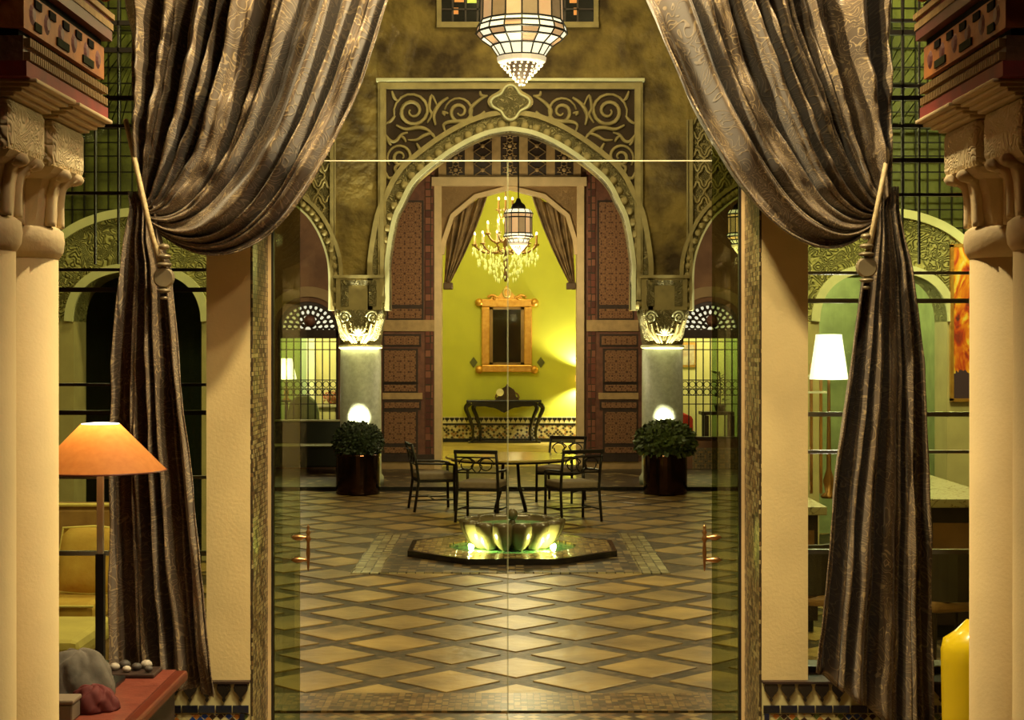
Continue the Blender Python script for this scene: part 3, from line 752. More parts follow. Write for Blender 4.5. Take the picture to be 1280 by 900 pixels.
# ---- planters
POT = M('dark_bronze_pot', (.040,.018,.011), .10, metal=.95, c2=(.07,.034,.022), scale=3)
BUSHG = M('box_leaves', (.010,.020,.005), .6, c2=(.03,.05,.011), scale=20); BUSHG2 = M('feathery_leaves', (.03,.05,.008), .5, c2=(.10,.14,.02), scale=14)
def bush(cx, cy, z0, rx, rz, n, size, m_, spread):
    b = B(); rnd = random.Random(int(cx*100))
    b.ball((cx,cy,z0+rz*.42), rx*.80, 18, 10, rz/rx*.72)
    for i in range(n):
        u = rnd.random(); a = rnd.random()*2*PI; ph = math.acos(1-1.55*u); k = rnd.uniform(.80, 1.0+spread)
        p = Vector((cx+rx*k*math.sin(ph)*math.cos(a), cy+rx*k*math.sin(ph)*math.sin(a), z0+rz*.40+rz*.60*k*math.cos(ph)))
        nrm = Vector((math.sin(ph)*math.cos(a), math.sin(ph)*math.sin(a), math.cos(ph)+.25)).normalized()
        t1 = nrm.orthogonal().normalized(); t1.rotate(Matrix.Rotation(rnd.random()*6.28, 3, nrm))
        dirn = (t1*.8+nrm*.7).normalized(); sd = dirn.cross(nrm).normalized()
        L_ = size*rnd.uniform(.7, 1.4); w_ = L_*.32
        b.add([p, p+dirn*L_*.5+sd*w_, p+dirn*L_, p+dirn*L_*.5-sd*w_], [(0,1,2,3)])
    return b
for pxc, lab, plab, args in ((447.5, 'dense ball of clipped dark green box', 'dark polished cylindrical planter holding a round clipped box ball', (.36,.50,2600,.05,BUSHG,.06)),
                       (831.5, 'loose feathery light green bush spilling sideways', 'dark polished cylindrical planter holding a loose spreading feathery bush', (.40,.48,2600,.075,BUSHG2,.16))):
    d = 24.5; x = X(pxc,d)
    t = thing('planter', plab, 'planter', (x,d,.012), 'polished planters by the columns')
    seg = 36
    B().lathe([(.315,0),(.335,.01),(.335,.60),(.330,.612),(.31,.612),(.31,.56),(.001,.555)], (x,d,.012), seg).build('pot', POT, t, smooth=False)
    B().lathe([(.337,0),(.341,.01),(.341,.03),(.337,.04)], (x,d,.572), seg, cap=False).build('rim_band', POT, t)
    rx, rz, n, size, m_, sprd = args
    o = bush(x, d, .60, rx, rz, n, size, m_, sprd).build('shrub', m_); 
    tag(o, lab+' in dark planter', 'shrub')
# ---- star fountain
d = 17.64
MOSF = M_mosaic('fountain_mosaic', [(.13,.075,.03),(.02,.012,.008),(.26,.18,.08),(.015,.01,.007),(.05,.03,.015)], 11, .4)
MOSL = M_mosaic('fountain_border', [(.30,.25,.14),(.42,.36,.2),(.22,.18,.1)], 11, .25)
struct(B().box(-1.60, 1.60, d-1.66, d+1.70, 0, .0135).build('floor_fountain_border', MOSL))
struct(B().box(-1.30, 1.30, d-1.62, d+1.62, 0, .0165).build('floor_fountain_mosaic', MOSF))
t = thing('fountain', 'lotus-shaped marble fountain on a low octagonal plinth, lit from below', 'fountain', (.02,d,.017))
octo = lambda R: [(.02+R/math.cos(PI/8)*math.cos(PI/8+PI*k/4), d+R/math.cos(PI/8)*math.sin(PI/8+PI*k/4)) for k in range(8)]
def ring_slab(ro, ri_fn, z0, z1):
    a = [(x,y) for x,y in ro]; n = len(a); c = ri_fn
    vs = [(x,y,z0) for x,y in a]+[(x,y,z1) for x,y in a]+[(x,y,z1) for x,y in c]+[(x,y,z0) for x,y in c]; fs = []
    for k in range(n):
        j = (k+1)%n; fs += [(k,j,n+j,n+k), (n+k,n+j,2*n+j,2*n+k), (2*n+k,2*n+j,3*n+j,3*n+k)]
    return B().add(vs, fs)
circ = lambda R, n: [(.02+R*math.cos(2*PI*k/n+PI/8), d+R*math.sin(2*PI*k/n+PI/8)) for k in range(n)]
def octN(R, n=48):
    out = []
    for k in range(n):
        a = 2*PI*k/n+PI/8; s_ = ((a-PI/8) % (PI/4))-PI/8
        out.append((.02+R*math.cos(PI/8)/math.cos(s_)*math.cos(a)/math.cos(PI/8), d+R*math.cos(PI/8)/math.cos(s_)*math.sin(a)/math.cos(PI/8)))
    return out
MOSP = M_mosaic('plinth_mosaic', [(.26,.17,.06),(.36,.25,.10),(.16,.10,.04)], 16, .25)
ring_slab(octN(1.08), circ(.70,48), .017, .080).build('plinth', MOSP, t)
ring_slab(octN(1.125), octN(1.07), .017, .081).build('plinth_kerb', M('black_marble', (.01,.008,.007), .15), t)
WATER = M('basin_water', (.20,.46,.20), .06, var=.15, bmp=.2, bscale=12)
B().prismz(circ(.70,48), .017, .045).build('basin', M('green_basin_tile', (.16,.42,.16), .2, var=.15), t)
B().prismz(circ(.695,48), .046, .060).build('water', WATER, t)
MAR = M('fountain_marble', (.065,.047,.022), .20, c2=(.14,.105,.05), scale=4, bmp=.1)
# bowl: fluted core and sixteen petals
B().lathe([(.24,0),(.30,.03),(.40,.12),(.46,.22),(.485,.30),(.46,.30),(.40,.24),(.001,.22)], (.02,d,.06), 32).build('bowl', MAR, t, smooth=True)
NP = 14; pet = None
for k in range(NP):
    if pet is None:
        vs = []; fs = []
        prof = [(.36,0,.035),(.41,.03,.070),(.47,.10,.105),(.515,.19,.122),(.54,.27,.124),(.54,.31,.105)]
        m_ = 9
        for (r, z, wd) in prof:
            for j in range(m_):
                u = -1+2*j/(m_-1); bul = .085*(1-u*u)
                vs.append((r-.04+bul, u*wd*.92, z))
        for (r, z, wd) in prof:
            for j in range(m_):
                u = -1+2*j/(m_-1); vs.append((r-.09, u*wd*.80, z))
        q = len(prof)*m_
        for i in range(len(prof)-1):
            for j in range(m_-1):
                a = i*m_+j; fs += [(a,a+1,a+1+m_,a+m_), (q+a,q+a+m_,q+a+1+m_,q+a+1)]
            fs += [(i*m_, (i+1)*m_, q+(i+1)*m_, q+i*m_), (i*m_+m_-1, q+i*m_+m_-1, q+(i+1)*m_+m_-1, (i+1)*m_+m_-1)]
        i = len(prof)-1
        for j in range(m_-1): fs.append((i*m_+j, i*m_+j+1, q+i*m_+j+1, q+i*m_+j)); fs.append((j, q+j, q+j+1, j+1))
        b = B(); b.v = [(x,y,z) for x,y,z in vs]; b.f = fs
        pet = b.build('petal', MAR, None, smooth=True); o = pet
    else: o = pet.copy(); C.objects.link(o)
    o.parent = t; o.location = (0,0,.045); o.rotation_euler = (0,0,2*PI*(k+.5)/NP+PI/2)
B().prismz(circ(.44,32), .30, .315).build('bowl_water', WATER, t)
B().lathe([(.05,0),(.035,.03),(.03,.06)], (.02,d,.31), 12).build('spout_stem', MAR, t, smooth=True)
B().ball((.02,d,.42), .065, 14, 10).build('spout_ball', MAR, t, smooth=True)
FG = M_glow('fountain_lamp_glass', (.95,1.0,.42), 1.5)
for a in (-.78, .78, -2.2, 2.2):
    x, y = .02+.50*math.sin(a), d-.50*math.cos(a)
    o = B().lathe([(.012,0),(.022,.004),(.022,.01),(.015,.014)], (x,y,.052), 12).build('fountain_lamp', FG, t, smooth=True)
    light('fountain_light', 'SPOT', (x+.07*math.sin(a), y-.07*math.cos(a), .085), 42, (.90,1.0,.36), .03, (.02+.44*math.sin(a), d-.44*math.cos(a), .17), 165, .4)
# ---- table and chairs
IRON = M('dark_bronze_iron', (.016,.012,.009), .35, metal=.5, var=.3)
CUSH = M('taupe_cushion', (.20,.145,.085), .85, var=.12, scale=20, bmp=.2, bscale=80)
TOPM = M('brass_table_top', (.62,.48,.13), .16, metal=.35, c2=(.50,.36,.09), scale=6)
tx, td = 0.0, 22.0
t = thing('round_table', 'round golden-topped garden table on dark iron legs behind the fountain', 'table', (tx,td,.012))
B().lathe([(.86,.715),(.895,.725),(.895,.742),(.88,.748)], (tx,td,.012), 48).build('table_top', TOPM, t)
B().lathe([(.80,.69),(.82,.69),(.82,.715),(.80,.715)], (tx,td,.012), 40, cap=False).build('apron', IRON, t)
for k in range(4):
    a = PI/4+k*PI/2
    B().tube([(tx+.14*math.cos(a),td+.14*math.sin(a),.70), (tx+.17*math.cos(a),td+.17*math.sin(a),.35), (tx+.30*math.cos(a),td+.30*math.sin(a),.012)], .022, 8).build('leg', IRON, t, smooth=True)
B().tube([(tx+.18*math.cos(2*PI*k/20),td+.18*math.sin(2*PI*k/20),.30) for k in range(20)], .012, 6, True).build('stretcher_ring', IRON, t, smooth=True)
def chair():
    t = thing('garden_chair', '', 'chair')
    w_, dp = .27, .25
    for sx in (-1, 1):
        B().tube([(sx*w_,dp,0),(sx*w_,dp-.01,.44),(sx*w_,dp-.01,.63)], .019, 8).build('leg', IRON, t, smooth=True)
        B().tube([(sx*(w_+.01),-dp-.06,0),(sx*w_,-dp,.42),(sx*w_,-dp-.03,.66),(sx*w_,-dp-.10,.92)], .019, 8).build('leg', IRON, t, smooth=True)
        pts = spline([(sx*w_,-dp-.04,.66),(sx*(w_+.02),-.08,.655),(sx*(w_+.02),.12,.65),(sx*w_,dp,.63),(sx*w_,dp+.03,.59)], 4)
        B().tube(pts, .016, 6).build('armrest', IRON, t, smooth=True)
        B().tube([(sx*w_,dp-.005,.16),(sx*w_,-dp-.03,.16)], .010, 6).build('stretcher', IRON, t, smooth=True)
    B().tube([(-w_,-.03,.16),(w_,-.03,.16)], .010, 6).build('stretcher', IRON, t, smooth=True)
    B().box(-w_-.01, w_+.01, -dp-.01, dp+.01, .40, .43).build('seat_frame', IRON, t)
    B().box(-w_+.005, w_-.005, -dp+.0, dp, .43, .52).build('seat_cushion', CUSH, t, bevel=.02)
    bk = B().box(-w_-.02, w_+.02, -dp-.115, -dp-.085, .885, .935).build('top_rail', IRON, t, bevel=.008)
    B().tube([(-w_,-dp-.035,.64),(w_,-dp-.035,.64)], .010, 6).build('lower_rail', IRON, t, smooth=True)
    B().tube([(-w_,-dp-.09,.84),(w_,-dp-.09,.84)], .010, 6).build('upper_rail', IRON, t, smooth=True)
    yz = lambda z: -dp-.03-.07*(z-.64)/.28
    for sx in (-1, 1):
        s1 = [(sx*(.13+.10*math.cos(a)*(1-.3*a/7)), yz(.75), .745+.09*math.sin(a)*(1-.3*a/7)) for a in [i*.28 for i in range(24)]]
        B().tube(s1, .009, 5).build('back_scroll', IRON, t, smooth=True)
        B().tube(spline([(sx*.02,yz(.64),.645),(sx*.07,yz(.70),.72),(sx*.02,yz(.78),.78),(sx*.10,yz(.84),.84)], 5), .009, 5).build('back_scroll', IRON, t, smooth=True)
    return t
ch0 = chair()
for i, (x, y, az, lab) in enumerate((
    (-.36, 20.75, math.radians(-14), 'iron garden chair with its back to the fountain, left of the fountain spout'),
    (.80, 20.80, math.radians(22), 'iron garden chair with its back to the fountain, on the side of the feathery bush'),
    (-1.06, 22.1, math.radians(-78), 'iron garden chair standing side-on to the table, towards the clipped box ball'),
    (.72, 23.25, math.radians(158), 'iron garden chair at the far side of the table, facing the fountain'))):
    o = ch0 if i == 0 else copy_tree(ch0)
    o.location = (x, y, .012); o.rotation_euler = (0,0,az); o['label'] = lab; o['group'] = 'chairs round the garden table'
# ---- lanterns
PANE_A = M_glow('lantern_glass_white', (1,.90,.68), 1.35, .35, 5); PANE_B = M_glow('lantern_glass_amber', (.85,.52,.28), .62, .5, 9); PANE_C = M_glow('lantern_glass_dim', (.45,.30,.17), .42, .8, 14)
BEADM = M_glow('lantern_beads', (1,.86,.62), 1.5, .5, 20)
def lantern(label, loc_px, d, tiers, ytop, scale_chain_top, seg, cone, group, cap=None, bright=1):
    pxc, py0 = loc_px
    s = d/F; x = X(pxc,d)
    t = thing('moroccan_lantern', label, 'lantern', (x,d,Z(cone[-1][0],d)), group)
    fb = B()
    for i in range(len(tiers)-1):
        (y0, r0, m_), (y1, r1, _) = tiers[i], tiers[i+1]
        fb.tube([(x+r1*s*math.cos(2*PI*k/seg), d+r1*s*math.sin(2*PI*k/seg), Z(y1,d)) for k in range(seg)], .016*(1 if d < 24 else .8), 4, True)
        for k in range(seg):
            a0, a1 = 2*PI*k/seg, 2*PI*(k+1)/seg
            q = [(x+r*s*math.cos(a), d+r*s*math.sin(a), Z(y,d)) for r, y, a in ((r0,y0,a0),(r0,y0,a1),(r1,y1,a1),(r1,y1,a0))]
            cc = sum((Vector(v) for v in q), Vector())/4
            ctr = Vector((x,d,cc.z)); inn = [Vector(v)*.985+ctr*.015 for v in q]
            b = B().add(q+inn, [(0,1,2,3),(7,6,5,4),(0,4,5,1),(1,5,6,2),(2,6,7,3),(3,7,4,0)])
            mm = m_ if isinstance(m_, bpy.types.Material) else m_[k % len(m_)]
            b.build('glass_panel', mm, t)
            fb.tube([q[0], q[3]], .014*(1 if d < 24 else .7), 4)
    fb.build('frame', BLACKIRON, t)
    y0, r0 = cone[0]; cb = B(); rnd = random.Random(3)
    B().lathe([(r*s, Z(y,d)) for y, r in [(cone[0][0]-1,cone[0][1]+3),(cone[0][0]+5*scl(d),cone[0][1]+2),(cone[0][0]+6*scl(d),cone[0][1])]][::-1], (x,d,0), seg, phase=0).build('collar', M_glow('lantern_collar', (.8,.65,.45), .9), t)
    rows = 7
    for i in range(rows):
        u = (i+.7)/rows; y = cone[0][0]+6*scl(d)+(cone[-1][0]-cone[0][0]-6*scl(d))*u; r = cone[0][1]*(1-u*.92)
        n = max(3, int(22*(1-u*.8)))
        for k in range(n):
            a = 2*PI*(k+.5*(i%2))/n
            cb.ball((x+r*s*math.cos(a), d+r*s*math.sin(a), Z(y,d)), (1.5-.4*u)*s*scl(d)*1.1, 6, 4)
    cb.build('bead_drop', BEADM, t, smooth=True)
    B().lathe([(cone[0][1]*.72*s, Z(cone[0][0]+5*scl(d),d)), (.004, Z(cone[-1][0],d))][::-1], (x,d,0), 12).build('drop_core', M('lantern_core', (.05,.03,.02), .5), t)
    tp = tiers[0]
    if cap:
        B().lathe([(r*s, Z(y,d)) for y, r in cap][::-1], (x,d,0), 20).build('cap', BLACKIRON, t, smooth=True); ycap = cap[0][0]
    else:
        B().lathe([(tp[1]*s, Z(tp[0],d)), (tp[1]*s*.75, Z(tp[0]-14,d)), (tp[1]*s*.35, Z(tp[0]-26,d)), (.03, Z(tp[0]-45,d))], (x,d,0), seg).build('cap', BLACKIRON, t); ycap = tp[0]-45
    B().tube([(x,d,Z(ycap,d)-.03), (x,d,scale_chain_top)], .012, 6).build('chain', BLACKIRON, t)
    return t
def scl(d): return 1.0 if d < 24 else .45
A3 = (PANE_A, PANE_A, PANE_B)
lantern('huge white glass lantern hanging high over the courtyard', (652,0), 22.0,
    [(-50,50,(PANE_C,PANE_B)),(28,52,PANE_A),(34,55,A3),(42,57,(PANE_B,PANE_A)),(49,51,(PANE_B,PANE_A,PANE_A)),(58,38,PANE_A),(71,29,PANE_A)], -50, 9.2, 16, [(73,28),(107,2)], 'glass lanterns')
light('lantern_bulb', 'POINT', (X(652,22), 22, Z(112,22)-.15), 120, (1,.86,.52), .2)
light('lantern_bulb', 'POINT', (X(652,22), 22.9, 7.2), 60, (1,.86,.52), .25)
capS = lambda y: [(y,2),(y+5,4),(y+8,8),(y+11,9),(y+14,10)]
lantern('small black-capped lantern hanging in front of the chandelier', (648,0), 26.9,
    [(262,15,PANE_A),(267,18,PANE_B),(272,17,(PANE_B,PANE_C)),(292,17,PANE_A),(296,18.5,PANE_B),(299,14,PANE_A),(304,11,PANE_A)], 262, 6.7, 12, [(305,9),(318,1)], 'glass lanterns', capS(248))
light('lantern_bulb', 'POINT', (X(648,26.9), 26.9, Z(330,26.9)), 140, (1,.82,.5), .12)
lantern('small lantern hanging inside the side arch beyond the feathery bush', (925,0), 26.9,
    [(263,13,PANE_A),(268,16,PANE_B),(272,15,(PANE_B,PANE_C)),(292,15,PANE_A),(296,17,PANE_B),(300,13,PANE_A),(305,9,PANE_A)], 262, 6.7, 12, [(307,8),(320,1)], 'glass lanterns', capS(249))
light('lantern_bulb', 'POINT', (X(925,26.9), 26.9, Z(330,26.9)), 50, (1,.82,.5), .12)
light('lantern_bulb', 'POINT', (X(345,26.9), 26.9, Z(300,26.9)), 60, (1,.82,.5), .12)  # added light in this side arch, no lantern hangs here
# ================================================================ GREEN ROOM THINGS
d = 36.1
BLK = M('black_lacquer', (.012,.009,.007), .25, var=.3)
t = thing('console_table', 'black carved console table with curved legs against the lime wall', 'console table', P(630,553,d))
xa, xb = X(583,d), X(677,d); zt = Z(500,d)
B().box(xa, xb, d-.05, d+.34, zt-.06, zt).build('table_top', BLK, t, bevel=.015)
ap = []
for i in range(25):
    u = i/24; ap.append((xa+.12+(xb-xa-.24)*u, zt-.12-.05*math.sin(u*PI)**2-.10*max(0, 1-abs(u-.5)*6)-.02*abs(math.sin(u*PI*5))))
B().prism([(xa+.12,zt-.06),(xb-.12,zt-.06)]+ap[::-1], d-.03, d+.01).build('carved_apron', BLK, t)
for q, dd, lean in ((588,0,1),(597,.28,1),(666,.28,-1),(673,0,-1)):
    x = X(q,d)
    pts = spline([(x,d+dd,zt-.06),(x-lean*.10,d+dd,zt-.18),(x-lean*.02,d+dd,zt-.40),(x+lean*.06,d+dd,zt-.70),(x+lean*.03,d+dd,.12),(x-lean*.05,d+dd,.085)], 5)
    n = len(pts); B().tube(pts, [.06-.035*min(1,i/n*1.3)+(.015 if i > n-4 else 0) for i in range(n)], 8).build('leg', BLK, t, smooth=True)
B().box(xa+.05, xb-.05, d, d+.3, .066, .11).build('plinth', BLK, t)
# clock on it
x = X(634,d); dc = d+.1
t = thing('mantel_clock', 'ornate mantel clock with round dial standing on the black console', 'clock', (x,dc,zt))
B().prism([(x-.27,zt),(x+.27,zt),(x+.25,zt+.05),(x+.20,zt+.07),(x+.17,zt+.20),(x+.10,zt+.27),(x+.04,zt+.30),(x,zt+.37),(x-.04,zt+.30),(x-.10,zt+.27),(x-.17,zt+.20),(x-.20,zt+.07),(x-.25,zt+.05)], dc-.04, dc+.06).build('case', M('dark_gilt', (.06,.035,.018), .4, metal=.4, var=.4, bmp=.5), t)
xq = X(625,d)
B().lathe([(.001,0),(.085,0),(.085,.02),(.07,.02),(.001,.022)], (0,0,0), 20).build('dial', M('dial', (.8,.74,.5), .4), t, local=True).matrix_basis = Matrix.Translation((xq-x,-.045,.17)) @ Matrix.Rotation(PI/2,4,'X')
for sx in (-1, 1): B().tube(spline([(x+sx*.27,dc,zt+.03),(x+sx*.24,dc,zt+.12),(x+sx*.17,dc,zt+.17),(x+sx*.12,dc,zt+.25)], 4), .022, 6).build('scroll', M('clock_gilt', (.20,.12,.05), .35, metal=.5), t, smooth=True)
# gilt mirror
d = DG-.02
t = thing('gilt_mirror', 'tall gilt-framed mirror with crested top on the lime wall', 'mirror', P(633,468,d))
o_ = [(600,374),(666,374),(668,384),(664,394),(664,452),(668,466),(655,464),(633,468),(611,464),(598,466),(602,452),(602,394),(598,384)]
i_ = (616,651,386,455)
b = B()
b.pbox(602, 612, 384.2, 455.8, d, .0, .10).pbox(655, 665, 384.2, 455.8, d, .0, .10).pbox(602, 665, 374, 384, d, 0, .10).pbox(602, 665, 456, 465, d, 0, .10)
b.build('frame', GOLDLEAF, t, bevel=.02)
B().pbox(612, 616, 384, 456, d, 0, .06).pbox(651, 655, 384, 456, d, 0, .06).pbox(612, 655, 384, 387, d, 0, .06).pbox(612, 655, 453, 456, d, 0, .06).build('inner_frame', M('dark_gilt_line', (.25,.15,.05), .3, metal=.6), t)
B().pbox(616, 651, 387, 453, d, 0, .03).build('mirror_glass', MIRROR, t)
for q, r in ((599,.12),(668,.12)):
    for y in (378, 462): B().ball(P(q,y,d-.05), r*.8, 10, 6).build('corner_leaf', GOLDLEAF, t, smooth=True)
cr = [(612,375),(616,370),(622,371),(627,366),(630,361),(633,357),(637,361),(640,366),(645,371),(651,370),(655,375)]
B().prism(pp(cr, d), d-.09, d-.01).build('crest', GOLDLEAF, t)
B().tube([P(633.5+4.5*math.cos(a), 366+5.5*math.sin(a), d-.10) for a in [2*PI*k/16 for k in range(16)]], .025, 6, True).build('crest_ring', M('pale_gilt', (.75,.6,.25), .3, metal=.6), t, smooth=True)
for sx in (-1, 1): B().tube([P(633.5+sx*(19-i*.4+5*(1-i/22)*math.cos(i*.5)), 372-3.5*(1-i/22)*math.sin(i*.5), d-.09) for i in range(22)], .03, 6).build('crest_scroll', GOLDLEAF, t, smooth=True)
for sx, q in ((-1,592),(1,676)):
    o = B().prism(pp([(q-5,453),(q,446),(q+5,453),(q,460)], DG), DG-.02, DG).build('wall_ornament', M('stencil_brown', (.10,.10,.02), .6))
    tag(o, 'small dark diamond ornament on lime wall, %s the wall sconce' % ('between gilt mirror and' if sx > 0 else 'across the gilt mirror from'), 'ornament', 'diamond wall ornaments')
# wall sconce hidden by the jamb, casting light up and down
d = DG-.12; x = X(728,d)
t = thing('wall_sconce', 'amber wall lamp glowing on the lime wall beside the console', 'lamp', (x,d+.1,Z(472,d)))
B().lathe([(.10,0),(.16,.02),(.16,.16),(.10,.18)], (x,d,Z(478,d)), 18).build('shade', M_glow('amber_shade', (1,.6,.12), 2.0), t, smooth=True)
B().box(x-.03, x+.03, d, d+.12, Z(474,d), Z(470,d)).build('bracket', BRASS, t)
light('sconce_up', 'SPOT', (x,d-.10,Z(462,d)), 330, (1,.90,.50), .05, (x-.25,d+.08,Z(400,d)), 115, .6)
light('sconce_down', 'SPOT', (x,d-.10,Z(482,d)), 240, (1,.92,.55), .05, (x-.2,d+.08,Z(530,d)), 115, .6)
light('green_room_fill', 'POINT', (X(600,32.5)-.2, 32.0, 5.4), 150, (1,.93,.50), .3)
light('green_room_floor', 'POINT', (0.5, 33.5, 4.8), 120, (1,.90,.45), .3)
# chandelier
d = 32.5; x = X(632,d); s = d/F
t = thing('chandelier', 'crystal chandelier with gilt candle arms in the lime green room', 'chandelier', (x,d,Z(352,d)))
B().lathe([(.02,Z(352,d)),(.05,Z(346,d)),(.03,Z(340,d)),(.05,Z(325,d)),(.02,Z(315,d)),(.06,Z(305,d)),(.02,Z(290,d)),(.04,Z(270,d)),(.015,Z(258,d)),(.012,6.3)], (x,d,0), 10).build('stem', M('chandelier_bronze', (.18,.09,.03), .35, metal=.6), t, smooth=True)
CANDLE = M_glow('candle_bulb', (1,.9,.5), 4.0); GB = M('gilt_arm', (.30,.16,.05), .35, metal=.6)
cb = B(); CRYS = M('crystal', (.75,.80,.28), .06, var=.2, spec=1.0, emit=.5, ecol=(.9,.85,.3))  # crystals glow slightly, their sparkle is put into the material
rnd = random.Random(5)
for R, yb, n in ((40,306,12),(24,292,8),(10,262,6)):
    for k in range(n):
        a = 2*PI*(k+.5)/n; c_, s_ = math.cos(a), math.sin(a)
        pts = [(x+c_*r*s, d+s_*r*s, Z(y,d)) for r, y in ((1,yb+4),(R*.35,yb+10),(R*.75,yb+9),(R,yb+1))]
        arm = B().tube(spline(pts, 4), .018, 5).build('arm', GB, t, smooth=True)
        e = (x+c_*R*s, d+s_*R*s)
        B().lathe([(.05,0),(.06,.02),(.02,.03),(.02,.20),(.001,.21)], (e[0],e[1],Z(yb+1,d)), 8).build('candle', GB, arm, smooth=True)
        B().ball((e[0],e[1],Z(yb+1,d)+.235), .022, 6, 4, 1.6).build('candle_flame', CANDLE, arm, smooth=True)
for R, y0, y1, n in ((41,310,322,44),(38,316,330,40),(30,322,334,34),(22,328,342,28),(14,336,350,18),(30,305,315,24),(10,268,276,14),(18,318,345,20)):
    for k in range(n):
        a = 2*PI*k/n+rnd.random()*.2; rr = R*rnd.uniform(.85,1.02)*s; y = rnd.uniform(y0,y1)
        px_, py_, z_ = x+rr*math.cos(a), d+rr*math.sin(a), Z(y,d); h = rnd.uniform(.05,.10); w_ = .02
        cb.add([(px_,py_,z_+h*.4),(px_+w_,py_,z_),(px_,py_+w_,z_),(px_-w_,py_,z_),(px_,py_-w_,z_),(px_,py_,z_-h)], [(0,1,2),(0,2,3),(0,3,4),(0,4,1),(5,2,1),(5,3,2),(5,4,3),(5,1,4)])
cb.build('crystals', CRYS, t, kind='stuff')
light('chandelier_light', 'POINT', (x,d,Z(300,d)+.4), 60, (1,.9,.5), .3)
# brown curtains tied back in the inner arch
def cloth(name, m_, parent, top, path_fn, nu, nt, folds, amp, d, seed, uvs=(1,1)):
    b = B(); uv = []
    rnd = random.Random(seed); ph = [rnd.random()*6.28 for _ in range(6)]
    fr = [.55+rnd.random()*.9 for _ in range(folds+2)]
    for j in range(nt+1):
        v = j/nt
        for i in range(nu+1):
            u = i/nu
            px, py = path_fn(u, v)
            w0 = u+.035*math.sin(2*PI*1.7*u+ph[0])+.018*math.sin(2*PI*4.1*u+ph[1])
            w0 += .022*mnoise.noise(Vector((u*5, v*3.2, seed)))*(1-.5*v)
            f = math.sin(2*PI*folds*w0+ph[2])
            g = fr[int(max(0, min(folds+1, folds*w0+ph[2]/(2*PI))))]
            f = math.copysign(abs(f)**.8, f)*g+.34*math.sin(2*PI*folds*2.3*w0+ph[3]+1.5*v)+.2*math.sin(5*v+9*u+ph[4])+.10*math.sin(2*PI*folds*5.1*w0+ph[5]-2*v)+.45*mnoise.noise(Vector((u*7, v*6, seed+9)))+.22*mnoise.noise(Vector((u*16, v*15, seed+4)))
            k = amp(v, u) if callable(amp) else amp
            q = P(px, py, d); q.y += -k*f
            b.v.append(tuple(q)); uv.append((u*uvs[0], v*uvs[1]))
    for j in range(nt):
        for i in range(nu):
            a = j*(nu+1)+i; b.f.append((a, a+1, a+nu+2, a+nu+1))
    o = b.build(name, m_, parent, smooth=True, uv=uv)
    s_ = o.modifiers.new('thick', 'SOLIDIFY'); s_.thickness = .006; s_.offset = 0
    return o
lerp = lambda a, c, t: a+(c-a)*t
VELV = M('brown_velvet', (.10,.055,.022), .7, c2=(.34,.22,.09), scale=5)
for sg, lab in ((1,'hanging away from the wall sconce'),(-1,'hanging above the wall sconce')):
    q = lambda a: 637+sg*(a-637)
    t = thing('portal_curtain', 'brown velvet curtain in the polygonal archway, '+lab, 'curtain', P(q(558),360,DB+.25), 'portal curtains')
    def path(u, v):
        x0, y0 = lerp(560,610,u), lerp(268,243,u)
        x1, y1 = lerp(555,561,u), 357
        mx_, my_ = lerp(557,592,u), lerp(315,300,u)
        return (q((1-v)**2*x0+2*v*(1-v)*mx_+v*v*x1), (1-v)**2*y0+2*v*(1-v)*my_+v*v*y1)
    cloth('drape', VELV, t, None, path, 40, 24, 5, lambda v, u: .07*(1-.6*v), DB+.25, 4)
    B().pbox(min(q(554),q(566)), max(q(554),q(566)), 353, 362, DB+.12, .2).build('tieback', M('tieback_bronze', (.10,.06,.03), .4, metal=.4), t, bevel=.02)
# ================================================================ SIDE ROOM THINGS BEHIND THE GRILLES
d = 30.6
def table_lamp(px, yb, ytop, sh_y0, sh_y1, r0, r1, d, label, group, m_, zb):
    s = d/F; x = X(px,d)
    t = thing('table_lamp', label, 'lamp', (x,d,zb), group)
    B().lathe([(.06,zb),(.07,zb+.02),(.03,zb+.05),(.05,zb+.14),(.02,zb+.24),(.012,Z(sh_y1,d)),(.012,Z(sh_y0,d))], (x,d,0), 14).build('base', BRASS, t, smooth=True)
    B().lathe([(r1*s,Z(sh_y1,d)),(r0*s,Z(sh_y0,d))], (x,d,0), 24, cap=False).build('shade', m_, t, smooth=True)
    return t
GLW = M_glow('white_shade', (1,.97,.85), 4.0, .1)
t = thing('writing_desk', 'pale writing desk seen through the grille above the dark bench', 'desk', P(405,540,d))
B().pbox(390, 424, 506, 509, d, .6).build('desk_top', M('pale_wood', (.6,.5,.28), .5), t)
for q in (393, 420): B().pbox(q-1.2, q+1.2, 509, 572, d+.05, .06).build('leg', M('pale_leg', (.5,.4,.2), .5), t)
B().pbox(393, 420, 509, 515, d+.05, .03).build('drawer', M('pale_drawer', (.5,.4,.22), .5), t)
t = thing('lamp_table', 'small dark round table carrying the white lamp behind the grille', 'table', P(358,560,d))
B().lathe([(.30,Z(502,d)),(.30,Z(500,d))], (X(358,d),d,0), 20).build('table_top', WOODDARK, t)
B().lathe([(.2,.06),(.05,.12),(.03,Z(502,d))], (X(358,d),d,0), 12).build('pedestal', WOODDARK, t)
table_lamp(358, 500, 448, 448, 474, 7, 13, d, 'white-shaded table lamp glowing behind the grille above the dark bench', None, GLW, Z(500,d))
light('lamp_bulb', 'POINT', (X(358,d),d-.3,Z(460,d)), 14, (1,.95,.7), .1)
t = thing('armchair', 'added grey-green armchair for a ghostly reflection behind the grille beside the white lamp', 'armchair', P(378,560,29.9))  # chair put where a ghostly, figure-like reflection shows
AC = M('sage_cloth', (.16,.16,.08), .8, var=.2)
dA = 29.9; x = X(377,dA)
